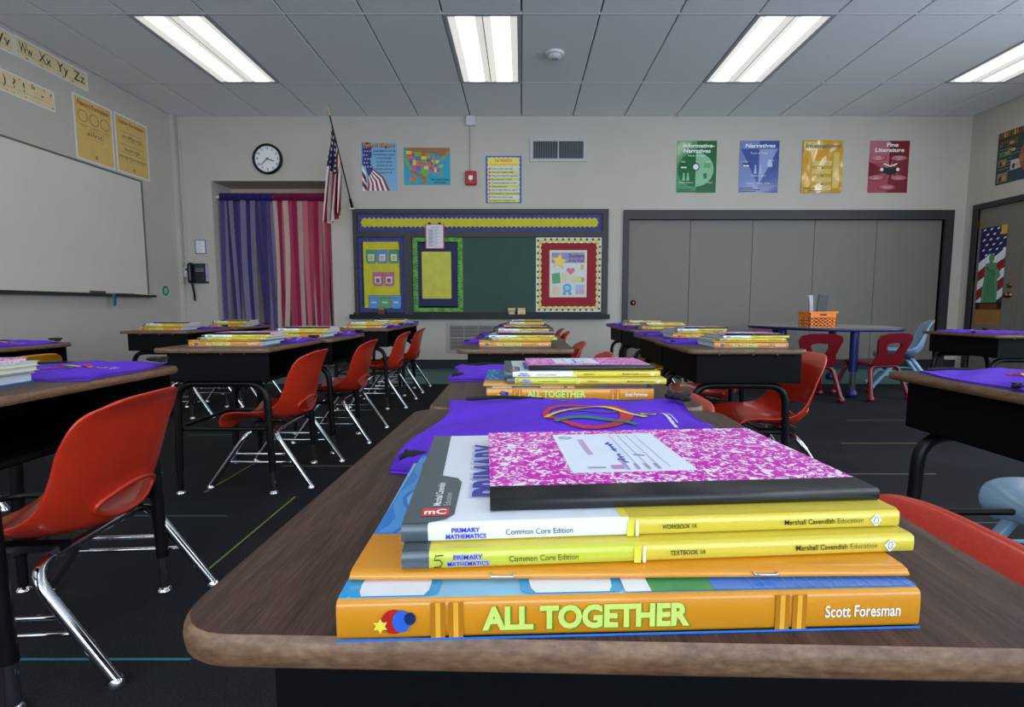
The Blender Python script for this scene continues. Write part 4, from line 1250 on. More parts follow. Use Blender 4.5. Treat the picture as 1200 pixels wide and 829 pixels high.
# ================================================================== CHAIRS
LIPS = {}
def make_shell(m, hole=True):
    """moulded shell: seat flowing into backrest; sitter faces -x"""
    prof = [(-.156, .250), (-.150, .278), (-.10, .288), (-.03, .278), (.045, .272), (.10, .288), (.134, .335), (.150, .40), (.163, .47), (.178, .535), (.208, .574)]
    NT, NU = 36, 24
    line = catmull([(x, 0, z) for x, z in prof], NT)
    wid = [.165, .178, .184, .186, .186, .186, .184, .184, .186, .185, .175]
    wl = catmull([(w, 0, 0) for w in wid], NT)
    vs = []
    UV = []
    for i in range(NT + 1):
        t = i / NT
        p = line[i]
        tg = (line[min(i + 1, NT)] - line[max(i - 1, 0)]).normalized()
        nrm = Vector((-tg.z, 0, tg.x))          # towards the sitter
        w = wl[i].x
        e = 0.0
        if t > .80: e = (t - .80) / .20
        if t < .12: e = (.12 - t) / .12
        w *= (1 - (.30 if t > .5 else .16) * e ** 2.6)
        cup = .034 + .040 * math.exp(-((t - .50) / .2) ** 2)
        cup *= (1 - .8 * e)
        for j in range(NU + 1):
            u = j / NU * 2 - 1
            c = cup * abs(u) ** 2.6
            drop = -.018 * e * abs(u) ** 3 if t < .12 else 0.0
            vs.append(p + nrm * c + Vector((0, u * w * (1 - .05 * abs(u) ** 4), drop)) + (-tg * .022 * abs(u) ** 3.5 * e if t > .8 else Vector()))
            vs[-1] = vs[-1] - nrm * (.013 * math.exp(-(u / .55) ** 4) * math.exp(-((t - .535) / .035) ** 2) if hole else 0)
            UV.append((u, t))
    fs = []
    hu, ht, ru, rt = 0, .60, .50, .050
    def ell(u, t): return ((u - hu) / ru) ** 2 + ((t - ht) / rt) ** 2
    W = NU + 1
    used = set()
    for i in range(NT):
        for j in range(NU):
            f = (i * W + j, i * W + j + 1, (i + 1) * W + j + 1, (i + 1) * W + j)
            cu = sum(UV[k][0] for k in f) / 4; ct = sum(UV[k][1] for k in f) / 4
            if hole and ell(cu, ct) < 1.0:
                used.update(f)
                continue
            fs.append(f)
    keep = set(k for f in fs for k in f)
    if hole:      # snap the hole rim onto the ellipse
        def at(u, t):
            fi = t * NT; i0 = min(int(fi), NT - 1); a = fi - i0
            fj = (u + 1) / 2 * NU; j0 = min(int(fj), NU - 1); bb = fj - j0
            g = lambda i, j: base_vs[i * W + j]
            return g(i0, j0).lerp(g(i0, j0 + 1), bb).lerp(g(i0 + 1, j0).lerp(g(i0 + 1, j0 + 1), bb), a)
        base_vs = [v.copy() for v in vs]
        for k in used & keep:
            u, t = UV[k]
            s = 1 / math.sqrt(max(1e-6, ell(u, t)))
            vs[k] = at(hu + (u - hu) * s, ht + (t - ht) * s) + Vector((.006, 0, -.002))
    if hole:
        LIPS[m.name] = [at(hu + ru * 1.02 * math.cos(2 * PI * i / 28), ht + rt * 1.04 * math.sin(2 * PI * i / 28)) + Vector((.009, 0, -.002)) for i in range(29)]
    idx = {k: n for n, k in enumerate(sorted(keep))}
    q = MB()
    q.add([vs[k] for k in sorted(keep)], [tuple(idx[k] for k in f) for f in fs], m, True)
    return q.mesh('seat_shell')
SHELL = {}
def make_chair(color, m, legm=None, hole=True, lr=.0115):
    r = thing('shell_chair', '', 'chair', group='%s shell chairs' % color)
    o = obj('seat_shell', make_shell(m, hole), r)
    md = o.modifiers.new('thick', 'SOLIDIFY'); md.thickness = .0075; md.offset = 0
    md = o.modifiers.new('smooth', 'SUBSURF'); md.levels = 1; md.render_levels = 1
    if hole:
        q = MB(); q.tube(LIPS[m.name], .0055, m, 8, cap=False); q.build('hand_hole_lip', o)
    legm = legm or CHROME
    for nm, xt, xf in (('rear_leg', .06, .215), ('front_leg', -.04, -.208)):
        q = MB()
        q.tube(bend([(xf, -.185, .012), (xt, -.178, .248), (xt, .178, .248), (xf, .185, .012)], .06, 8), lr, legm, 10)
        lg = q.build(nm, r)
        for s in (-1, 1):
            q = MB(); q.lathe([(.017, 0), (.0175, .008), (lr, .02)], CHROME if legm is CHROME else legm, 12, (xf, s * .185, 0)); q.build('glide', lg)
    for s in (-1, 1):
        q = MB()
        for z in (.15, .115):
            t = (z - .012) / (.248 - .012)
            q.tube([(lerp(-.208, -.04, t), s * lerp(.185, .178, t), z), (lerp(.215, .06, t), s * lerp(.185, .178, t), z)], .0055, legm, 8)
        t = .46
        xa = lerp(-.208, -.04, t)
        q.box(xa + .002, s * .18 - .002, .113, xa + .035, s * .18 + .002, .152, legm)
        q.build('side_brace', r)
    for y in (-.12, .09):
        q = MB(); q.box(-.055, y, .256, .075, y + .03, .270, BLACKM); q.build('seat_bracket', r)
    return r
CH = {'red': make_chair('red', RED), 'yellow': make_chair('yellow', YEL), 'blue': make_chair('light blue', BLUEP, BLUEP, False, .016)}
CHAIRS = [
    ('red', 'L0', 1.135, 4, 'large red shell chair in the left foreground with chrome legs'),
    ('red', 'C1', .42, 0, 'red chair back curving up beside the foreground desk at right'),
    ('red', 'C2', 1.075, 0, 'red chair mostly hidden beside the second centre desk'),
    ('red', 'C3', 2.14, 0, 'red chair peeking out right of the third centre desk'),
    ('red', 'C4', 2.80, 0, 'red chair tip showing right of the fourth centre desk'),
    ('red', 'C5', 3.99, 0, 'tiny red chair back beside the fifth centre desk'),
    ('red', 'C6', 4.58, 0, 'tiny red chair back beside the farthest centre desk'),
    ('red', 'L1', 2.275, 0, 'red shell chair at the first desk of the left row'),
    ('red', 'L2', 2.98, 0, 'red shell chair at the second desk of the left row'),
    ('red', 'L3', 3.98, 0, 'red shell chair at the third desk of the left row'),
    ('red', 'L4', 4.66, 0, 'red shell chair farthest down the left row'),
    ('yellow', 'M0', 2.035, 0, 'yellow chair with curved back at the left edge desk'),
    ('yellow', 'M1', 3.64, 0, 'yellow chair under the desk below the whiteboard end'),
    ('yellow', 'M2', 4.24, 0, 'yellow chair under the desk before the purple curtain'),
    ('red', 'R1', 2.15, -2, 'glossy red shell chair at the first desk of the right row'),
    ('red', 'R2', 2.78, 0, 'red chair under the second desk of the right row'),
    ('yellow', 'R3', 3.80, 0, 'yellow chair under the third desk of the right row'),
    ('yellow', 'R4', 4.38, 0, 'yellow chair under the farthest desk of the right row'),
    ('blue', 'S1', 1.11, 0, 'light blue chair seat under the desk at the right edge'),
]
seen = set()
CHX = {'S1': .11, 'C1': .03, 'R1': .07, 'C3': .09, 'C4': .06, 'C5': .05, 'C6': .05, 'R2': .03}
def place(color, x, y, a, label):
    o = CH[color] if color not in seen else copy_tree(CH[color])
    seen.add(color)
    o.location = (x, y, 0)
    o.rotation_euler = (0, 0, R(a))
    o['label'] = label
    return o
for color, k, y, a, label in CHAIRS:
    place(color, DESKS[k][0] + .105 + CHX.get(k, 0), y, a, label)
big = place('blue', 3.62, 4.85, -28, 'light blue shell chair at the far right of the activity table')
big.scale = (1.12, 1.12, 1.12)

# ================================================================== BOOKS
OR, OR2 = P('#d28a1c', .3, .35), P('#b87416', .3, .35)
YB1, YG = P('#d8c444', .3, .35), P('#c8cc40', .3, .35)
GREYC = P('#4f5a60', .35, .3)
WHT = P('#e8eef4', .3, .35)
CYAN, SKY, ROYAL, EMER = P('#2fa0d8', .25, .5), P('#86c2e4', .25, .5), P('#1f74d0', .25, .5), P('#0f8f5c', .25, .5)
def clip_ellipse(cx, cy, rx, ry, ymin):
    return [(x, max(ymin, y)) for x, y in ellipse(cx, cy, rx, ry, 24)]
def book_core(r, L, D, T, cov, top, bottom, spine_secs, c=.0016, rnd=.0):
    """hard or soft cover: back board, front board, rounded spine; pages inside. origin = near-left-bottom, spine on the near side"""
    q = MB()
    q.box(0, .003, 0, L, D, c, bottom)
    q.box(0, .003, T - c, L, D, T, top)
    for x0, x1, m in spine_secs:
        pr = [(.003, 0), (.0012, .0006), (.0003, T * .12), (0, T * .5), (.0003, T * .88), (.0012, T - .0006), (.003, T)]
        vs = [(L * x0, y, z) for y, z in pr] + [(L * x1, y, z) for y, z in pr]
        n = len(pr)
        q.add(vs, [(i, n + i, n + i + 1, i + 1) for i in range(n - 1)], m, True)
        if x0 == 0: q.add([(0, y, z) for y, z in pr], [tuple(range(n))], m)
        if x1 == 1: q.add([(L, y, z) for y, z in pr], [tuple(reversed(range(n)))], m)
    cv = q.build('cover', r)
    q = MB()
    q.box(.003, .0031, c, L - .003, D - .003, T - c, PAGES)
    q.build('page_block', r)
    return cv
def spine_obj(q, name, r):
    return q.build(name, r, (0, -.0004, 0), FAR)
def make_reader():
    L, D, T = .288, .218, .0195
    r = thing('reader_book', '', 'book', group='orange-spined hardcover readers')
    cv = book_core(r, L, D, T, None, SKY, ROYAL, [(0, 1, OR)], .0022)
    q = MB()
    z = T + .0004
    for cx, w in ((.026, .0175), (.114, .021)):
        q.poly(clip_ellipse(cx, .015, w + .005, .034, .004), z, CYAN)
        q.poly(clip_ellipse(cx, .015, w, .026, .004), z + .0002, WHT)
    q.rect(.0, .004, .004, .10, z, CYAN)
    q.rect(.140, .003, .153, D - .003, z + .0004, WHT)
    q.rect(.153, .003, .195, D - .003, z + .0004, EMER); q.rect(.185, .003, L, D - .003, z + .0005, ROYAL)
    for i in range(14): q.rect(.205 + .006 * i, .003, .2058 + .006 * i, D - .003, z + .0007, P('#3f8ce0', .25, .5))
    q.build('cover_picture', r)
    q = MB()
    for x in (.168, .198, .755, .785):
        q.rect(L * x - .0035, .0008, L * x + .0035, T - .0008, .0001, OR2); q.rect(L * x - .0012, .0008, L * x + .0012, T - .0008, .0002, P('#eaa83a', .3, .35))
    q.rect(0, .0, L, .0011, .0003, ROYAL)
    spine_obj(q, 'spine_bands', r)
    q = MB()
    q.text('ALL TOGETHER', L * .2435, .0045, .0002, P('#6f8a1c'), h=.0112, w=L * .354, align='L', bold=.06)
    q.text('ALL TOGETHER', L * .242, .0050, .0004, P('#cfe070', .3), h=.0112, w=L * .352, align='L', bold=.045)
    spine_obj(q, 'title_lettering', r)
    q = MB()
    q.text('Scott Foresman', L * .83, .0068, .0003, WPRINT, h=.0062, w=L * .133, align='L', bold=.012)
    spine_obj(q, 'publisher_lettering', r)
    q = MB()       # plain abstract emblem: red disc, blue disc, yellow burst
    q.poly(ellipse(L * .095, .0095, .0062, .0062, 16), .0002, P('#b8201c')); q.poly(ellipse(L * .108, .0098, .0045, .0056, 14), .0004, P('#2f62c8'))
    q.poly(ellipse(L * .122, .0112, .0028, .0032, 12), .0006, P('#1c2a5c')); q.poly(star(L * .073, .0078, .0038, 6, .55), .0006, P('#e8dc4a'))
    spine_obj(q, 'emblem', r)
    return r, T
def make_practice():
    L, D, T = .288, .205, .0055
    r = thing('practice_book', '', 'book', group='thin stapled practice books')
    q = MB()
    WAV = [P('#1f74d0', .25, .5), P('#4fa0e4', .25, .5), P('#2b86dc', .25, .5), P('#7ab8ea', .25, .5)]
    # folded cover: rounded near edge
    pr = [(.006, 0), (.001, .0012), (0, .0026), (.002, .0046), (.006, T), (.045, T)]
    n = len(pr)
    q.add([(0, y, z) for y, z in pr] + [(L, y, z) for y, z in pr], [(i, n + i, n + i + 1, i + 1) for i in range(n - 1)], OR, True)
    q.box(0, .006, 0, L, D, .0008, OR)
    q.box(0, .045, T - .0008, L, D, T, P('#2b86dc', .25, .5))
    q.build('cover', r)
    q = MB(); q.box(.002, .0062, .0008, L - .002, D - .002, T - .0009, PAGES); q.build('page_block', r)
    q = MB()
    for i in range(9):      # wavy blue bands running away from the spine
        x0 = .002 + .03 * i
        def edge(o_): return [(min(L - .001, max(.001, x0 + o_ + .006 * math.sin(10 * v / 14 * 1.3 + .5 * i))), .046 + (D - .048) * v / 14) for v in range(15)]
        for w_, ow, mm in ((.0, .009, 1), (.012, .006, 3)):
            a, b_ = edge(w_), edge(w_ + ow)
            q.add([(x, y, T + .0003) for x, y in a + b_], [(v, 15 + v, 16 + v, v + 1) for v in range(14)], WAV[mm])
    q.build('cover_picture', r)
    q = MB()
    for x in (.27, .74): q.tube(bend([(L * x - .006, .001, .0045), (L * x - .006, -.0008, .0035), (L * x + .006, -.0008, .0035), (L * x + .006, .001, .0045)], .001, 3), .0006, CHROME, 6)
    q.build('staple', r)
    return r, T
def math_book(name, group, title, leftm, seven, cover):
    L, D, T = .277, .185 if cover else .19, .0100
    r = thing(name, '', 'book', group=group)
    book_core(r, L, D, T, None, (WHT if cover else YB1), YB1, [(0, .05, GREYC), (.05, .44, leftm), (.44, 1, YB1)], .0009)
    q = MB()
    z = T + .0003
    if cover:
        # grey side band with a tab, white field, yellow right half
        q.poly([(0, .002), (.014, .002), (.023, .006), (.027, .012), (.029, .064), (.026, .072), (.0155, .078), (.0145, D - .001), (0, D - .001)], z, GREYC)
        q.rect(L * .44, .002, L, D - .001, z, YB1); q.rect(L * .425, .002, L * .44, D - .001, z, P('#f0dc50', .3, .35))
        q.rect(.009, .010, .024, .021, z + .0003, P('#d8402c', .3))
    else:
        q.rect(0, .002, L * .05, D - .001, z, GREYC)
    q.build('cover_picture', r)
    if cover:
        q = MB()
        q.text('mC', .0165, .0118, z + .0006, WPRINT, h=.0068, w=.012, bold=.03)
        q.text('Marshall Cavendish', .0185, .024, z + .0005, WPRINT, h=.0045, w=.038, align='L', rot=90, bold=.01)
        q.text('Education', .0240, .024, z + .0005, P('#b8c0c4'), h=.004, w=.02, align='L', rot=90)
        for o_, m, bb in ((.0012, P('#c4cce8'), .09), (0, P('#2234a8'), .035)):
            q.text('PRIMARY', .064, .036, z + .0005 + (.0003 if bb < .05 else 0), m, h=.028, w=.115, align='L', rot=90, bold=bb)
        q.build('cover_lettering', r)
    q = MB()
    q.text('PRIMARY', L * .122, .0056, .0002, P('#c8c4f0'), h=.0026, w=L * .056, bold=.07); q.text('MATHEMATICS', L * .122, .0022, .0002, P('#c8c4f0'), h=.0026, w=L * .078, bold=.07)
    q.text('PRIMARY', L * .122, .0056, .0004, P('#2430c0'), h=.0024, w=L * .054, bold=.02); q.text('MATHEMATICS', L * .122, .0022, .0004, P('#2430c0'), h=.0024, w=L * .076, bold=.02)
    spine_obj(q, 'series_lettering', r)
    q = MB()
    q.text('Common Core Edition', L * .198, .0035, .0003, P('#2a2c30'), h=.0032, w=L * .13, align='L')
    spine_obj(q, 'edition_lettering', r)
    q = MB()
    q.text(title, L * .505, .0038, .0003, P('#2a2c20'), h=.0026, w=L * .07, align='L', bold=.012)
    spine_obj(q, 'title_lettering', r)
    q = MB()
    q.text('Marshall Cavendish', L * .755, .0038, .0003, P('#2a2c20'), h=.0030, w=L * .105, align='L', bold=.012)
    q.text('Education', L * .866, .0038, .0003, P('#5a5c40'), h=.0030, w=L * .055, align='L')
    spine_obj(q, 'publisher_lettering', r)
    q = MB()
    q.rect(L * .435, .0004, L * .448, T - .0006, .0002, P('#e4dc48', .3, .35)); q.rect(L * .452, .0004, L * .458, T - .0006, .0002, P('#f2ecc0', .3, .35))
    spine_obj(q, 'spine_bands', r)
    q = MB()
    cx = L * .948
    q.poly([(cx - .0034, .005), (cx, .0014), (cx + .0034, .005), (cx, .0086)], .0003, WPRINT); q.ring(cx, .005, .0015, .0022, .0004, .0005, P('#5a6ac0'), 10)
    spine_obj(q, 'spine_mark', r)
    if seven:
        q = MB()
        zz = .0005
        x = L * .066
        q.tube([(x + .003, .0082, zz), (x - .001, .0080, zz), (x - .0016, .0056, zz), (x + .001, .0058, zz), (x + .0024, .0042, zz), (x + .0016, .0022, zz), (x - .0018, .0020, zz)], .0003, BPRINT, 5)
        spine_obj(q, 'handwritten_number', r)
    return r, T
def make_notebook():
    L, D, T = .228, .152, .0072
    r = thing('composition_notebook', '', 'notebook', group='magenta composition notebooks')
    q = MB()
    for z0, z1 in ((0, .0012), (T - .0012, T)): q.box(0, .02, z0, L, D, z1, MARBLE)
    q.build('cover', r)
    q = MB()
    TAPE = mat('binding_tape', '#17181c', .4, .1, 200)
    pr = [(.021, -.0001), (.002, -.0001), (.0004, .0012), (0, T / 2), (.0004, T - .0012), (.002, T + .0001), (.021, T + .0002)]
    n = len(pr)
    q.add([(-.0003, y, z) for y, z in pr] + [(L + .0003, y, z) for y, z in pr], [(i, n + i, n + i + 1, i + 1) for i in range(n - 1)] + [tuple(range(n)), tuple(reversed(range(n, 2 * n)))], TAPE, True)
    q.build('binding_tape', r)
    q = MB(); q.box(.002, .0205, .0012, L - .002, D - .002, T - .0012, PAGES); q.build('page_block', r)
    q = MB()
    z = T + .0003
    lx0, lx1, ly0, ly1 = .053, .136, .041, .139
    q.rect(lx0, ly0, lx1, ly1, z, P('#e4ecf8', .4)); lab = q.build('label_sticker', r)
    q = MB()
    LN = P('#b49ac4', .5)
    z += .0003
    for x in (.099, .106, .113, .120): q.rect(x, ly0 + .008, x + .0006, ly1 - .006, z, LN)
    for x in (.099, .106, .113): q.rect(x - .002, ly0 + .004, x + .0004, ly0 + .016, z, LN)
    q.rect(lx0 + .018, .08, lx0 + .022, .122, z, P('#c4a4cc', .5)); q.rect(lx0 + .028, ly0 + .006, lx0 + .036, ly0 + .014, z, P('#c88ac4', .5)); q.rect(lx0 + .012, ly0 + .008, lx0 + .024, ly0 + .011, z, LN)
    q.rect(.09, ly0 + .004, .0925, ly0 + .03, z, LN)
    q.ring(lx0 + .009, ly1 - .011, .006, .005, .0015, z, P('#2a8a8a', .5), 4)
    q.build('printed_lines', lab)
    q = MB()
    HW = P('#2a46b0', .5)
    pts = []
    for i in range(46):       # illegible looped handwriting along the name line
        t = i / 45
        pts.append((.0955 - .0045 * abs(math.sin(i * 1.15)) * (1.35 if i % 7 == 0 else .8), ly0 + .018 + .052 * t + .0012 * math.cos(i * 1.15), z))
    q.tube(pts[:20], .00035, HW, 4); q.tube(pts[24:], .00035, HW, 4)
    q.tube([(.111, .075, z), (.1035, .078, z)], .0003, HW, 4)
    q.build('handwriting', lab)
    return r, T
KINDS = {}
KINDS['reader'] = make_reader()
KINDS['practice'] = make_practice()
KINDS['textbook'] = math_book('math_textbook', 'yellow mathematics textbooks', 'TEXTBOOK 1A', YG, True, False)
KINDS['workbook'] = math_book('math_workbook', 'white and yellow mathematics workbooks', 'WORKBOOK 1A', WHT, False, True)
KINDS['notebook'] = make_notebook()
BLAB = {'reader': 'thick orange-spined reader at the stack bottom on %s', 'practice': 'thin stapled orange and blue book on %s', 'textbook': 'yellow mathematics textbook in the stack on %s', 'workbook': 'white and yellow mathematics workbook on %s', 'notebook': 'magenta marbled composition notebook on %s'}
used_k = set()
def put_book(kind, x, y, z, a, desk):
    o = KINDS[kind][0]
    if kind in used_k: o = copy_tree(o)
    used_k.add(kind)
    o.location = (x, y, z)
    o.rotation_euler = (0, 0, R(a))
    o['label'] = BLAB[kind] % DESKS[desk][3]
ORDER = ['reader', 'practice', 'textbook', 'workbook', 'notebook']
REF = {'reader': (0, 0, 2.2), 'practice': (.001, .0165, .8), 'textbook': (.0275, .0175, 4.2), 'workbook': (.0255, .0265, 4.2), 'notebook': (.0715, .043, 4.2)}
def put_stack(desk, x, y, a=0.0, kinds=ORDER, jit=True):
    """x, y = near-left corner of the reader"""
    z = DZ
    rs = random.Random(desk)
    for k in ORDER:
        if k not in kinds: continue
        dx, dy, da = REF[k]
        if jit: dx += rs.uniform(-.012, .012) if k != 'reader' else 0; dy += rs.uniform(-.004, .01) if k != 'reader' else 0; da = da * .3 + rs.uniform(-2.5, 2.5)
        ca, sa = math.cos(R(a)), math.sin(R(a))
        put_book(k, x + dx * ca - dy * sa, y + dx * sa + dy * ca, z, a + da, desk)
        z += KINDS[k][1] + .0003
put_stack('C1', -.0885, .231, 0, jit=False)
put_stack('C2', -.0600, .868, -1)
put_stack('C3', -.168, 2.03, 0)
put_stack('C4', -.155, 2.63, 0)
put_stack('C5', -.13, 3.83, 0)
put_stack('C6', -.125, 4.42, 0, ['reader', 'practice', 'textbook', 'workbook'])
put_stack('L1', -1.345, 2.055, 0)
put_stack('L2', -1.325, 2.66, 0)
put_stack('L3', -1.325, 3.80, 0, ['reader', 'practice', 'textbook', 'workbook'])
put_stack('L4', -1.32, 4.39, 0)
put_stack('L0', -1.33, .86, 3)
put_stack('M1', -2.60, 3.46, 0)
put_stack('M2', -2.50, 4.08, -2)
put_stack('R1', .755, 1.99, 0)
put_stack('R2', .78, 2.62, 3)
put_stack('R3', .86, 3.63, 0, ['reader', 'practice', 'textbook', 'workbook'])
put_stack('R4', .86, 4.26, 0)

# ================================================================== DRAWSTRING BAGS
def make_bag(W, D, seed, logo_at, n=22):
    rs = random.Random(seed)
    ph = [rs.uniform(0, 6) for _ in range(8)]
    def zf(x, y):
        return .0095 + .0032 * math.sin(x * 22 + ph[0] + 2 * math.sin(y * 14 + ph[1])) + .0022 * math.sin(y * 38 + x * 12 + ph[2]) + .0018 * math.sin((x - y) * 60 + ph[3])
    def xy(u, v):
        x, y = (u - .5) * W, (v - .5) * D
        e = 1 - .05 * math.sin(v * 7 + ph[4]) * abs(2 * u - 1) - .03 * math.sin(u * 9 + ph[5]) * abs(2 * v - 1)
        return x * e, y * (1 - .03 * math.sin(u * 11 + ph[6]) - .02 * math.sin(u * 23 + ph[7]))
    q = MB()
    top, bot = [], []
    for i in range(n + 1):
        for j in range(n + 1):
            u, v = i / n, j / n
            x, y = xy(u, v)
            ed = min(u, 1 - u, v, 1 - v)
            k = min(1, ed * 12)
            z = .0035 + (zf(x, y) - .0035) * (math.sqrt(max(0, 1 - (1 - k) ** 2)) if k < 1 else 1)
            top.append((x, y, z)); bot.append((x, y, .0004))
    W1 = n + 1
    fs = [(i * W1 + j, (i + 1) * W1 + j, (i + 1) * W1 + j + 1, i * W1 + j + 1) for i in range(n) for j in range(n)]
    N = len(top)
    fb = [tuple(N + k for k in reversed(f)) for f in fs]
    rim = [i * W1 for i in range(n + 1)] + [n * W1 + j for j in range(1, n + 1)] + [i * W1 + n for i in range(n - 1, -1, -1)] + [j for j in range(n - 1, 0, -1)]
    fr = [(rim[k], rim[k] + N, rim[(k + 1) % len(rim)] + N, rim[(k + 1) % len(rim)]) for k in range(len(rim))]
    q.add(top + bot, fs + fb + [tuple(reversed(f)) for f in fr], PURPLE, True)
    r = thing('drawstring_bag', '', 'bag', group='purple drawstring bags')
    q.build('pouch', r)
    # print
    lx, ly = logo_at
    q = MB()
    def arc(cx, cy, rx, ry, a0, a1, w0, w1, m, dz):
        k = 26
        vs = []
        for i in range(k + 1):
            a = R(lerp(a0, a1, i / k)); w = lerp(w0, w1, .5 - .5 * math.cos(2 * PI * i / k))
            for s in (-1, 1):
                x, y = cx + (rx + s * w) * math.cos(a), cy + (ry + s * w) * math.sin(a)
                vs.append((x, y, zf(x, y) + dz))
        q.add(vs, [(2 * i, 2 * i + 2, 2 * i + 3, 2 * i + 1) for i in range(k)], m)
    arc(lx + .012, ly + .035, .034, .028, 0, 360, .003, .003, P('#2a3f9c', .6), .0010)
    arc(lx, ly + .012, .056, .058, 0, 360, .009, .004, P('#b8283c', .6), .0014)
    arc(lx + .012, ly - .03, .07, .068, 20, 165, .004, .006, P('#e8cc2c', .6), .0018)
    arc(lx + .008, ly - .065, .06, .05, 30, 150, .004, .004, P('#1f7a5c', .6), .0020)
    q.build('logo_rings', r)
    q = MB()
    arc(lx + .088, ly + .022, .009, .011, 0, 360, .0018, .0018, P('#e8cc2c', .6), .0012)
    arc(lx + .088, ly + .022, .0045, .006, 0, 360, .002, .002, P('#2a3f9c', .6), .0014)
    q.build('badge', r)
    q = MB()
    for kx, w_, ln in ((.108, .0050, .085), (.117, .0018, .06)):
        k = 16
        for i in range(k):
            if i % 4 == 3 and kx < .11: pass
            y0 = ly + .04 - ln * i / k; y1 = y0 - ln / k * .78
            x0 = lx + kx
            if x0 + w_ > W / 2 - .008: continue
            q.add([(x0, y0, zf(x0, y0) + .0012), (x0 + w_ * (.6 + .4 * (i % 3) / 2), y0, zf(x0, y0) + .0012), (x0 + w_, y1, zf(x0, y1) + .0012), (x0, y1, zf(x0, y1) + .0012)], [(3, 2, 1, 0)], WPRINT)
    q.build('white_lettering', r)
    # black cords: bundle at two corners and a loop along the far edge
    for s in (-1, 1):
        q = MB()
        cx, cy = s * (W / 2 - .02), (D / 2 - .03) if s > 0 else -(D / 2 - .03)
        ks = 1 if s > 0 else .55
        pts = [(cx + ks * (.014 * math.cos(t * 2.1) + .006 * s * t / 3), cy + ks * .011 * math.sin(t * 2.9 + 1), .017 * (1 if s > 0 else .5) + .004 * math.sin(t * 1.7)) for t in [i * .35 for i in range(26)]]
        q.tube(pts, .0042 if s > 0 else .003, BLACKF, 6)
        q.build('drawstring', r)
    q = MB()
    q.tube(catmull([(-W * .44, D * .45, .0085), (-W * .3, D * .475, .0105), (-W * .18, D * .468, .0095), (-W * .1, D * .45, .009)], 14), .003, BLACKF, 6)
    q.build('drawstring', r)
    return r
BIG = make_bag(.375, .375, 11, (.02, .03))
SMALL = make_bag(.365, .245, 23, (.03, .0))
FLAT = make_bag(.35, .31, 31, (.0, .0))
BAGS = [('B', 'C1', .068, .655, -2, 'spread purple drawstring bag with ring logo behind the foreground books'),
        ('S', 'C2', .02, 1.225, 4, 'purple bag tucked behind the second book stack'),
        ('F', 'L0', -1.135, 1.235, 8, 'purple bag with ring logo on the desk at the left edge'),
        ('F', 'S1', 1.125, 1.075, -6, 'spread purple bag on the big desk at the right edge'),
        ('F', 'S2', 2.885, 3.21, 3, 'thin purple bag on the distant desk before the door'),
        ('F', 'M0', -2.22, 2.125, -4, 'thin purple bag on the left desk below the whiteboard')]
for k, dx, dy in (('C3', -.045, .405), ('C4', -.03, .41), ('C5', -.01, .405), ('C6', .0, .415), ('L1', .035, .405), ('L2', .035, .41), ('L3', .04, .405), ('L4', .04, .415), ('M1', .03, .405), ('M2', .03, .415), ('R1', -.03, .40), ('R2', -.035, .415), ('R3', -.04, .40), ('R4', -.04, .42)):
    x, y, a, ph_ = DESKS[k]
    BAGS.append(('S', k, x + dx, y + dy, (ord(k[0]) * 7 + int(k[1]) * 13) % 11 - 5, 'purple drawstring bag behind the books on ' + ph_))
PROT = {'B': BIG, 'S': SMALL, 'F': FLAT}
useds = set()
for t, k, x, y, a, label in BAGS:
    o = PROT[t] if t not in useds else copy_tree(PROT[t])
    useds.add(t)
    o.location = (x, y, DZ)
    o.rotation_euler = (0, 0, R(a))
    o['label'] = label

# ================================================================== ACTIVITY TABLE, CHAIRS, BASKET
TX, TY, TZ = 2.865, 4.95, .585
TS = 1.3       # longer away from the viewer than it is wide
TBLUE = mat('table_blue', '#16245c', .35, .08, 100)
TTOP = mat('table_top', '#9a9590', .35, .06, 60)
r = thing('activity_table', 'low flower-shaped table with blue edge and blue legs', 'table', (TX, TY, 0))
def flower(rad, ins=0):
    return [((rad - ins) * (1 + .045 * math.cos(6 * a)) * math.cos(a), (rad * TS - ins) * (1 + .045 * math.cos(6 * a)) * math.sin(a)) for a in [2 * PI * i / 72 for i in range(72)]]
q = MB(); q.prism(flower(.60, .004), TZ - .022, TZ - .0003, TTOP); q.build('tabletop', r)
q = MB(); q.loops([[(x, y, z) for x, y in flower(.60, i)] for i, z in ((.006, TZ - .026), (0, TZ - .022), (-.002, TZ - .012), (0, TZ - .003), (.004, TZ))], TBLUE, cap1=False); q.build('edge_band', r)
for a in (-97, -35, 38, 97, 142, 205):
    if a in (-35, 142): continue
    x, y = .52 * math.cos(R(a)), .52 * TS * math.sin(R(a))
    q = MB(); q.tube([(x, y, .22), (x, y, TZ - .022)], .033, mat('leg_blue', '#141f66', .4), 12); lg = q.build('leg', r)
    q = MB(); q.tube([(x, y, .05), (x, y, .24)], .025, CHROME, 12); q.build('leg_insert', lg)
    q = MB(); q.lathe([(.02, 0), (.042, .006), (.046, .03), (.035, .055), (.026, .066)], MATS['leg_blue'], 14, (x, y, 0)); q.build('foot', lg)
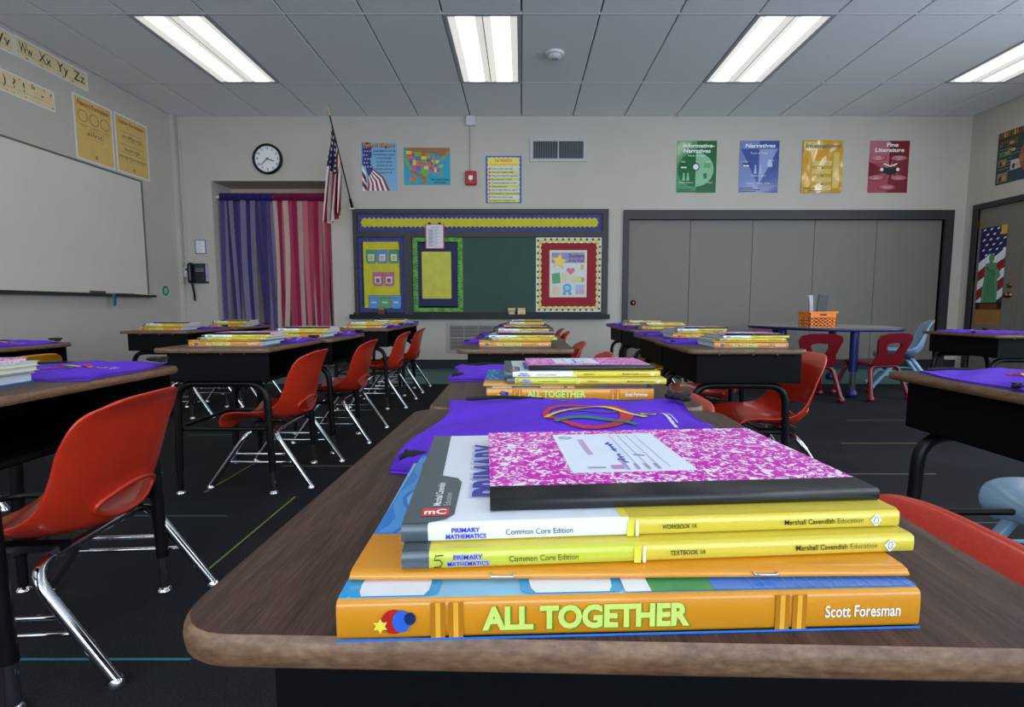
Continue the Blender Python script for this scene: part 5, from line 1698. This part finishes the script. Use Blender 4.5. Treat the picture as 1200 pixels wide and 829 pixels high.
def kid_chair(label, x, y, a):
    """sitter faces -x before turning"""
    r = thing('toddler_chair', label, 'chair', (x, y, 0), (0, 0, R(a)), 'maroon toddler chairs')
    q = MB()
    q.slab(.15, .16, .04, [(.012, .285), (0, .29), (0, .305), (.01, .312)], MAROON, n=5)
    q.build('seat', r)
    q = MB()    # backrest with a trapezoid opening, leaning back
    def bp_(y_, z_, t_): return (.135 + (z_ - .28) * .30 + t_ + .12 * (y_ * y_) * -1.2, y_, z_)
    out = [(-.15, .30), (-.13, .38), (-.165, .50), (-.15, .535), (-.09, .552), (0, .556), (.09, .552), (.15, .535), (.165, .50), (.13, .38), (.15, .30)]
    hole = [(-.045, .385), (-.055, .415), (-.074, .452), (-.06, .468), (-.03, .473), (0, .475), (.03, .473), (.06, .468), (.074, .452), (.055, .415), (.045, .385)]
    n = len(out)
    for t0 in (0, .018):
        vs = [bp_(y_, z_, t0) for y_, z_ in out + hole]
        fs = [(i, i + 1, n + i + 1, n + i) for i in range(n - 1)] + [(n - 1, 0, n, 2 * n - 1)]
        if t0: fs = [tuple(reversed(f)) for f in fs]
        q.add(vs, fs, MAROON, False)
    for loop_ in (out, hole):
        vs = [bp_(y_, z_, 0) for y_, z_ in loop_] + [bp_(y_, z_, .018) for y_, z_ in loop_]
        fs = [(i, (i + 1) % n, n + (i + 1) % n, n + i) for i in range(n)]
        q.add(vs, fs if loop_ is hole else [tuple(reversed(f)) for f in fs], MAROON, False)
    q.build('backrest', r)
    for sx in (-1, 1):
        q = MB()
        q.tube(bend([(sx * .19, -.185, .02), (sx * .115, -.135, .278), (sx * .115, .135, .278), (sx * .19, .185, .02)], .05, 6), .0165, MAROON, 10)
        lg = q.build('leg', r)
        for sy in (-1, 1):
            q = MB(); q.lathe([(.014, 0), (.026, .008), (.028, .024), (.016, .044)], MAROON, 12, (sx * .19, sy * .185, 0)); q.build('foot', lg)
kid_chair('maroon toddler chair with cut-out back at the table\'s front left', 2.40, 4.24, -97)
kid_chair('maroon toddler chair with cut-out back at the table\'s front right', 2.97, 4.30, -78)
kid_chair('maroon toddler chair behind the table facing the viewer', 2.84, 5.72, 88)
kid_chair('maroon toddler chair at the left side of the table', 2.20, 5.02, 172)
ORP = mat('orange_plastic', '#ff8410', .4, .05, 100, coat=.2)
r = thing('storage_basket', 'bright orange perforated plastic basket on the activity table', 'basket', (2.665, 4.60, TZ))
w1, d1, hh = .118, .09, .135
q = MB()
q.slab(w1, d1, .012, [(.008, .0005), (.006, .004)], ORP, n=3)
NX, NZ = 7, 4
def wallgrid(p, u, wid, holes):
    """panel of bars leaving a grid of square holes"""
    cols_ = holes
    for i in range(cols_ + 1):
        c = -wid + 2 * wid * i / cols_
        hw_ = wid / cols_ * .42
        a0, a1 = max(-wid, c - hw_), min(wid, c + hw_)
        yield (a0, a1, .0, hh - .045)
    for j in range(4):
        z = (hh - .045) * j / 3
        yield (-wid, wid, max(0, z - .008), min(hh - .045, z + .008))
    yield (-wid, wid, hh - .045, hh)
for s in (-1, 1):
    for a0, a1, z0, z1 in wallgrid(None, None, w1, 6):
        y0, y1 = sorted((s * d1, s * (d1 - .004))); q.box(a0, y0, z0, a1, y1, z1, ORP)
    for a0, a1, z0, z1 in wallgrid(None, None, d1, 4):
        x0, x1 = sorted((s * w1, s * (w1 - .004))); q.box(x0, a0, z0, x1, a1, z1, ORP)
q.build('perforated_body', r)
q = MB()
for s in (-1, 1):
    q.box(-w1 - .01, s * d1 - .008, hh - .01, w1 + .01, s * d1 + .008, hh + .004, ORP); q.box(s * w1 - .008, -d1, hh - .01, s * w1 + .008, d1, hh + .004, ORP)
q.build('rim', r)
q = MB(); q.box(-.03, -d1 - .001, hh - .032, .03, -d1 + .001, hh - .018, mat('handle_slot', '#5a2a08', .6)); q.build('handle_slot', r)
r = thing('dry_erase_board', 'small black board standing in the orange basket', 'board', (2.70, 4.62, TZ + .0045), (R(-6), R(8), 0))
q = MB(); q.box(-.045, -.006, 0, .045, .006, .285, mat('dark_green_board', '#141f1c', .4)); q.build('panel', r)
r = thing('plastic_sleeve', 'clear grey plastic sleeve leaning in the orange basket', 'sleeve', (2.615, 4.61, TZ + .0045), (0, R(-6), R(20)))
q = MB(); q.box(-.022, -.012, 0, .022, -.009, .28, P('#9aa0a4', .2)); q.box(-.022, .009, 0, .022, .012, .28, P('#b4babd', .2)); q.box(.0195, -.0089, 0, .022, .0089, .28, P('#c8ccd0', .2)); q.build('folder', r)
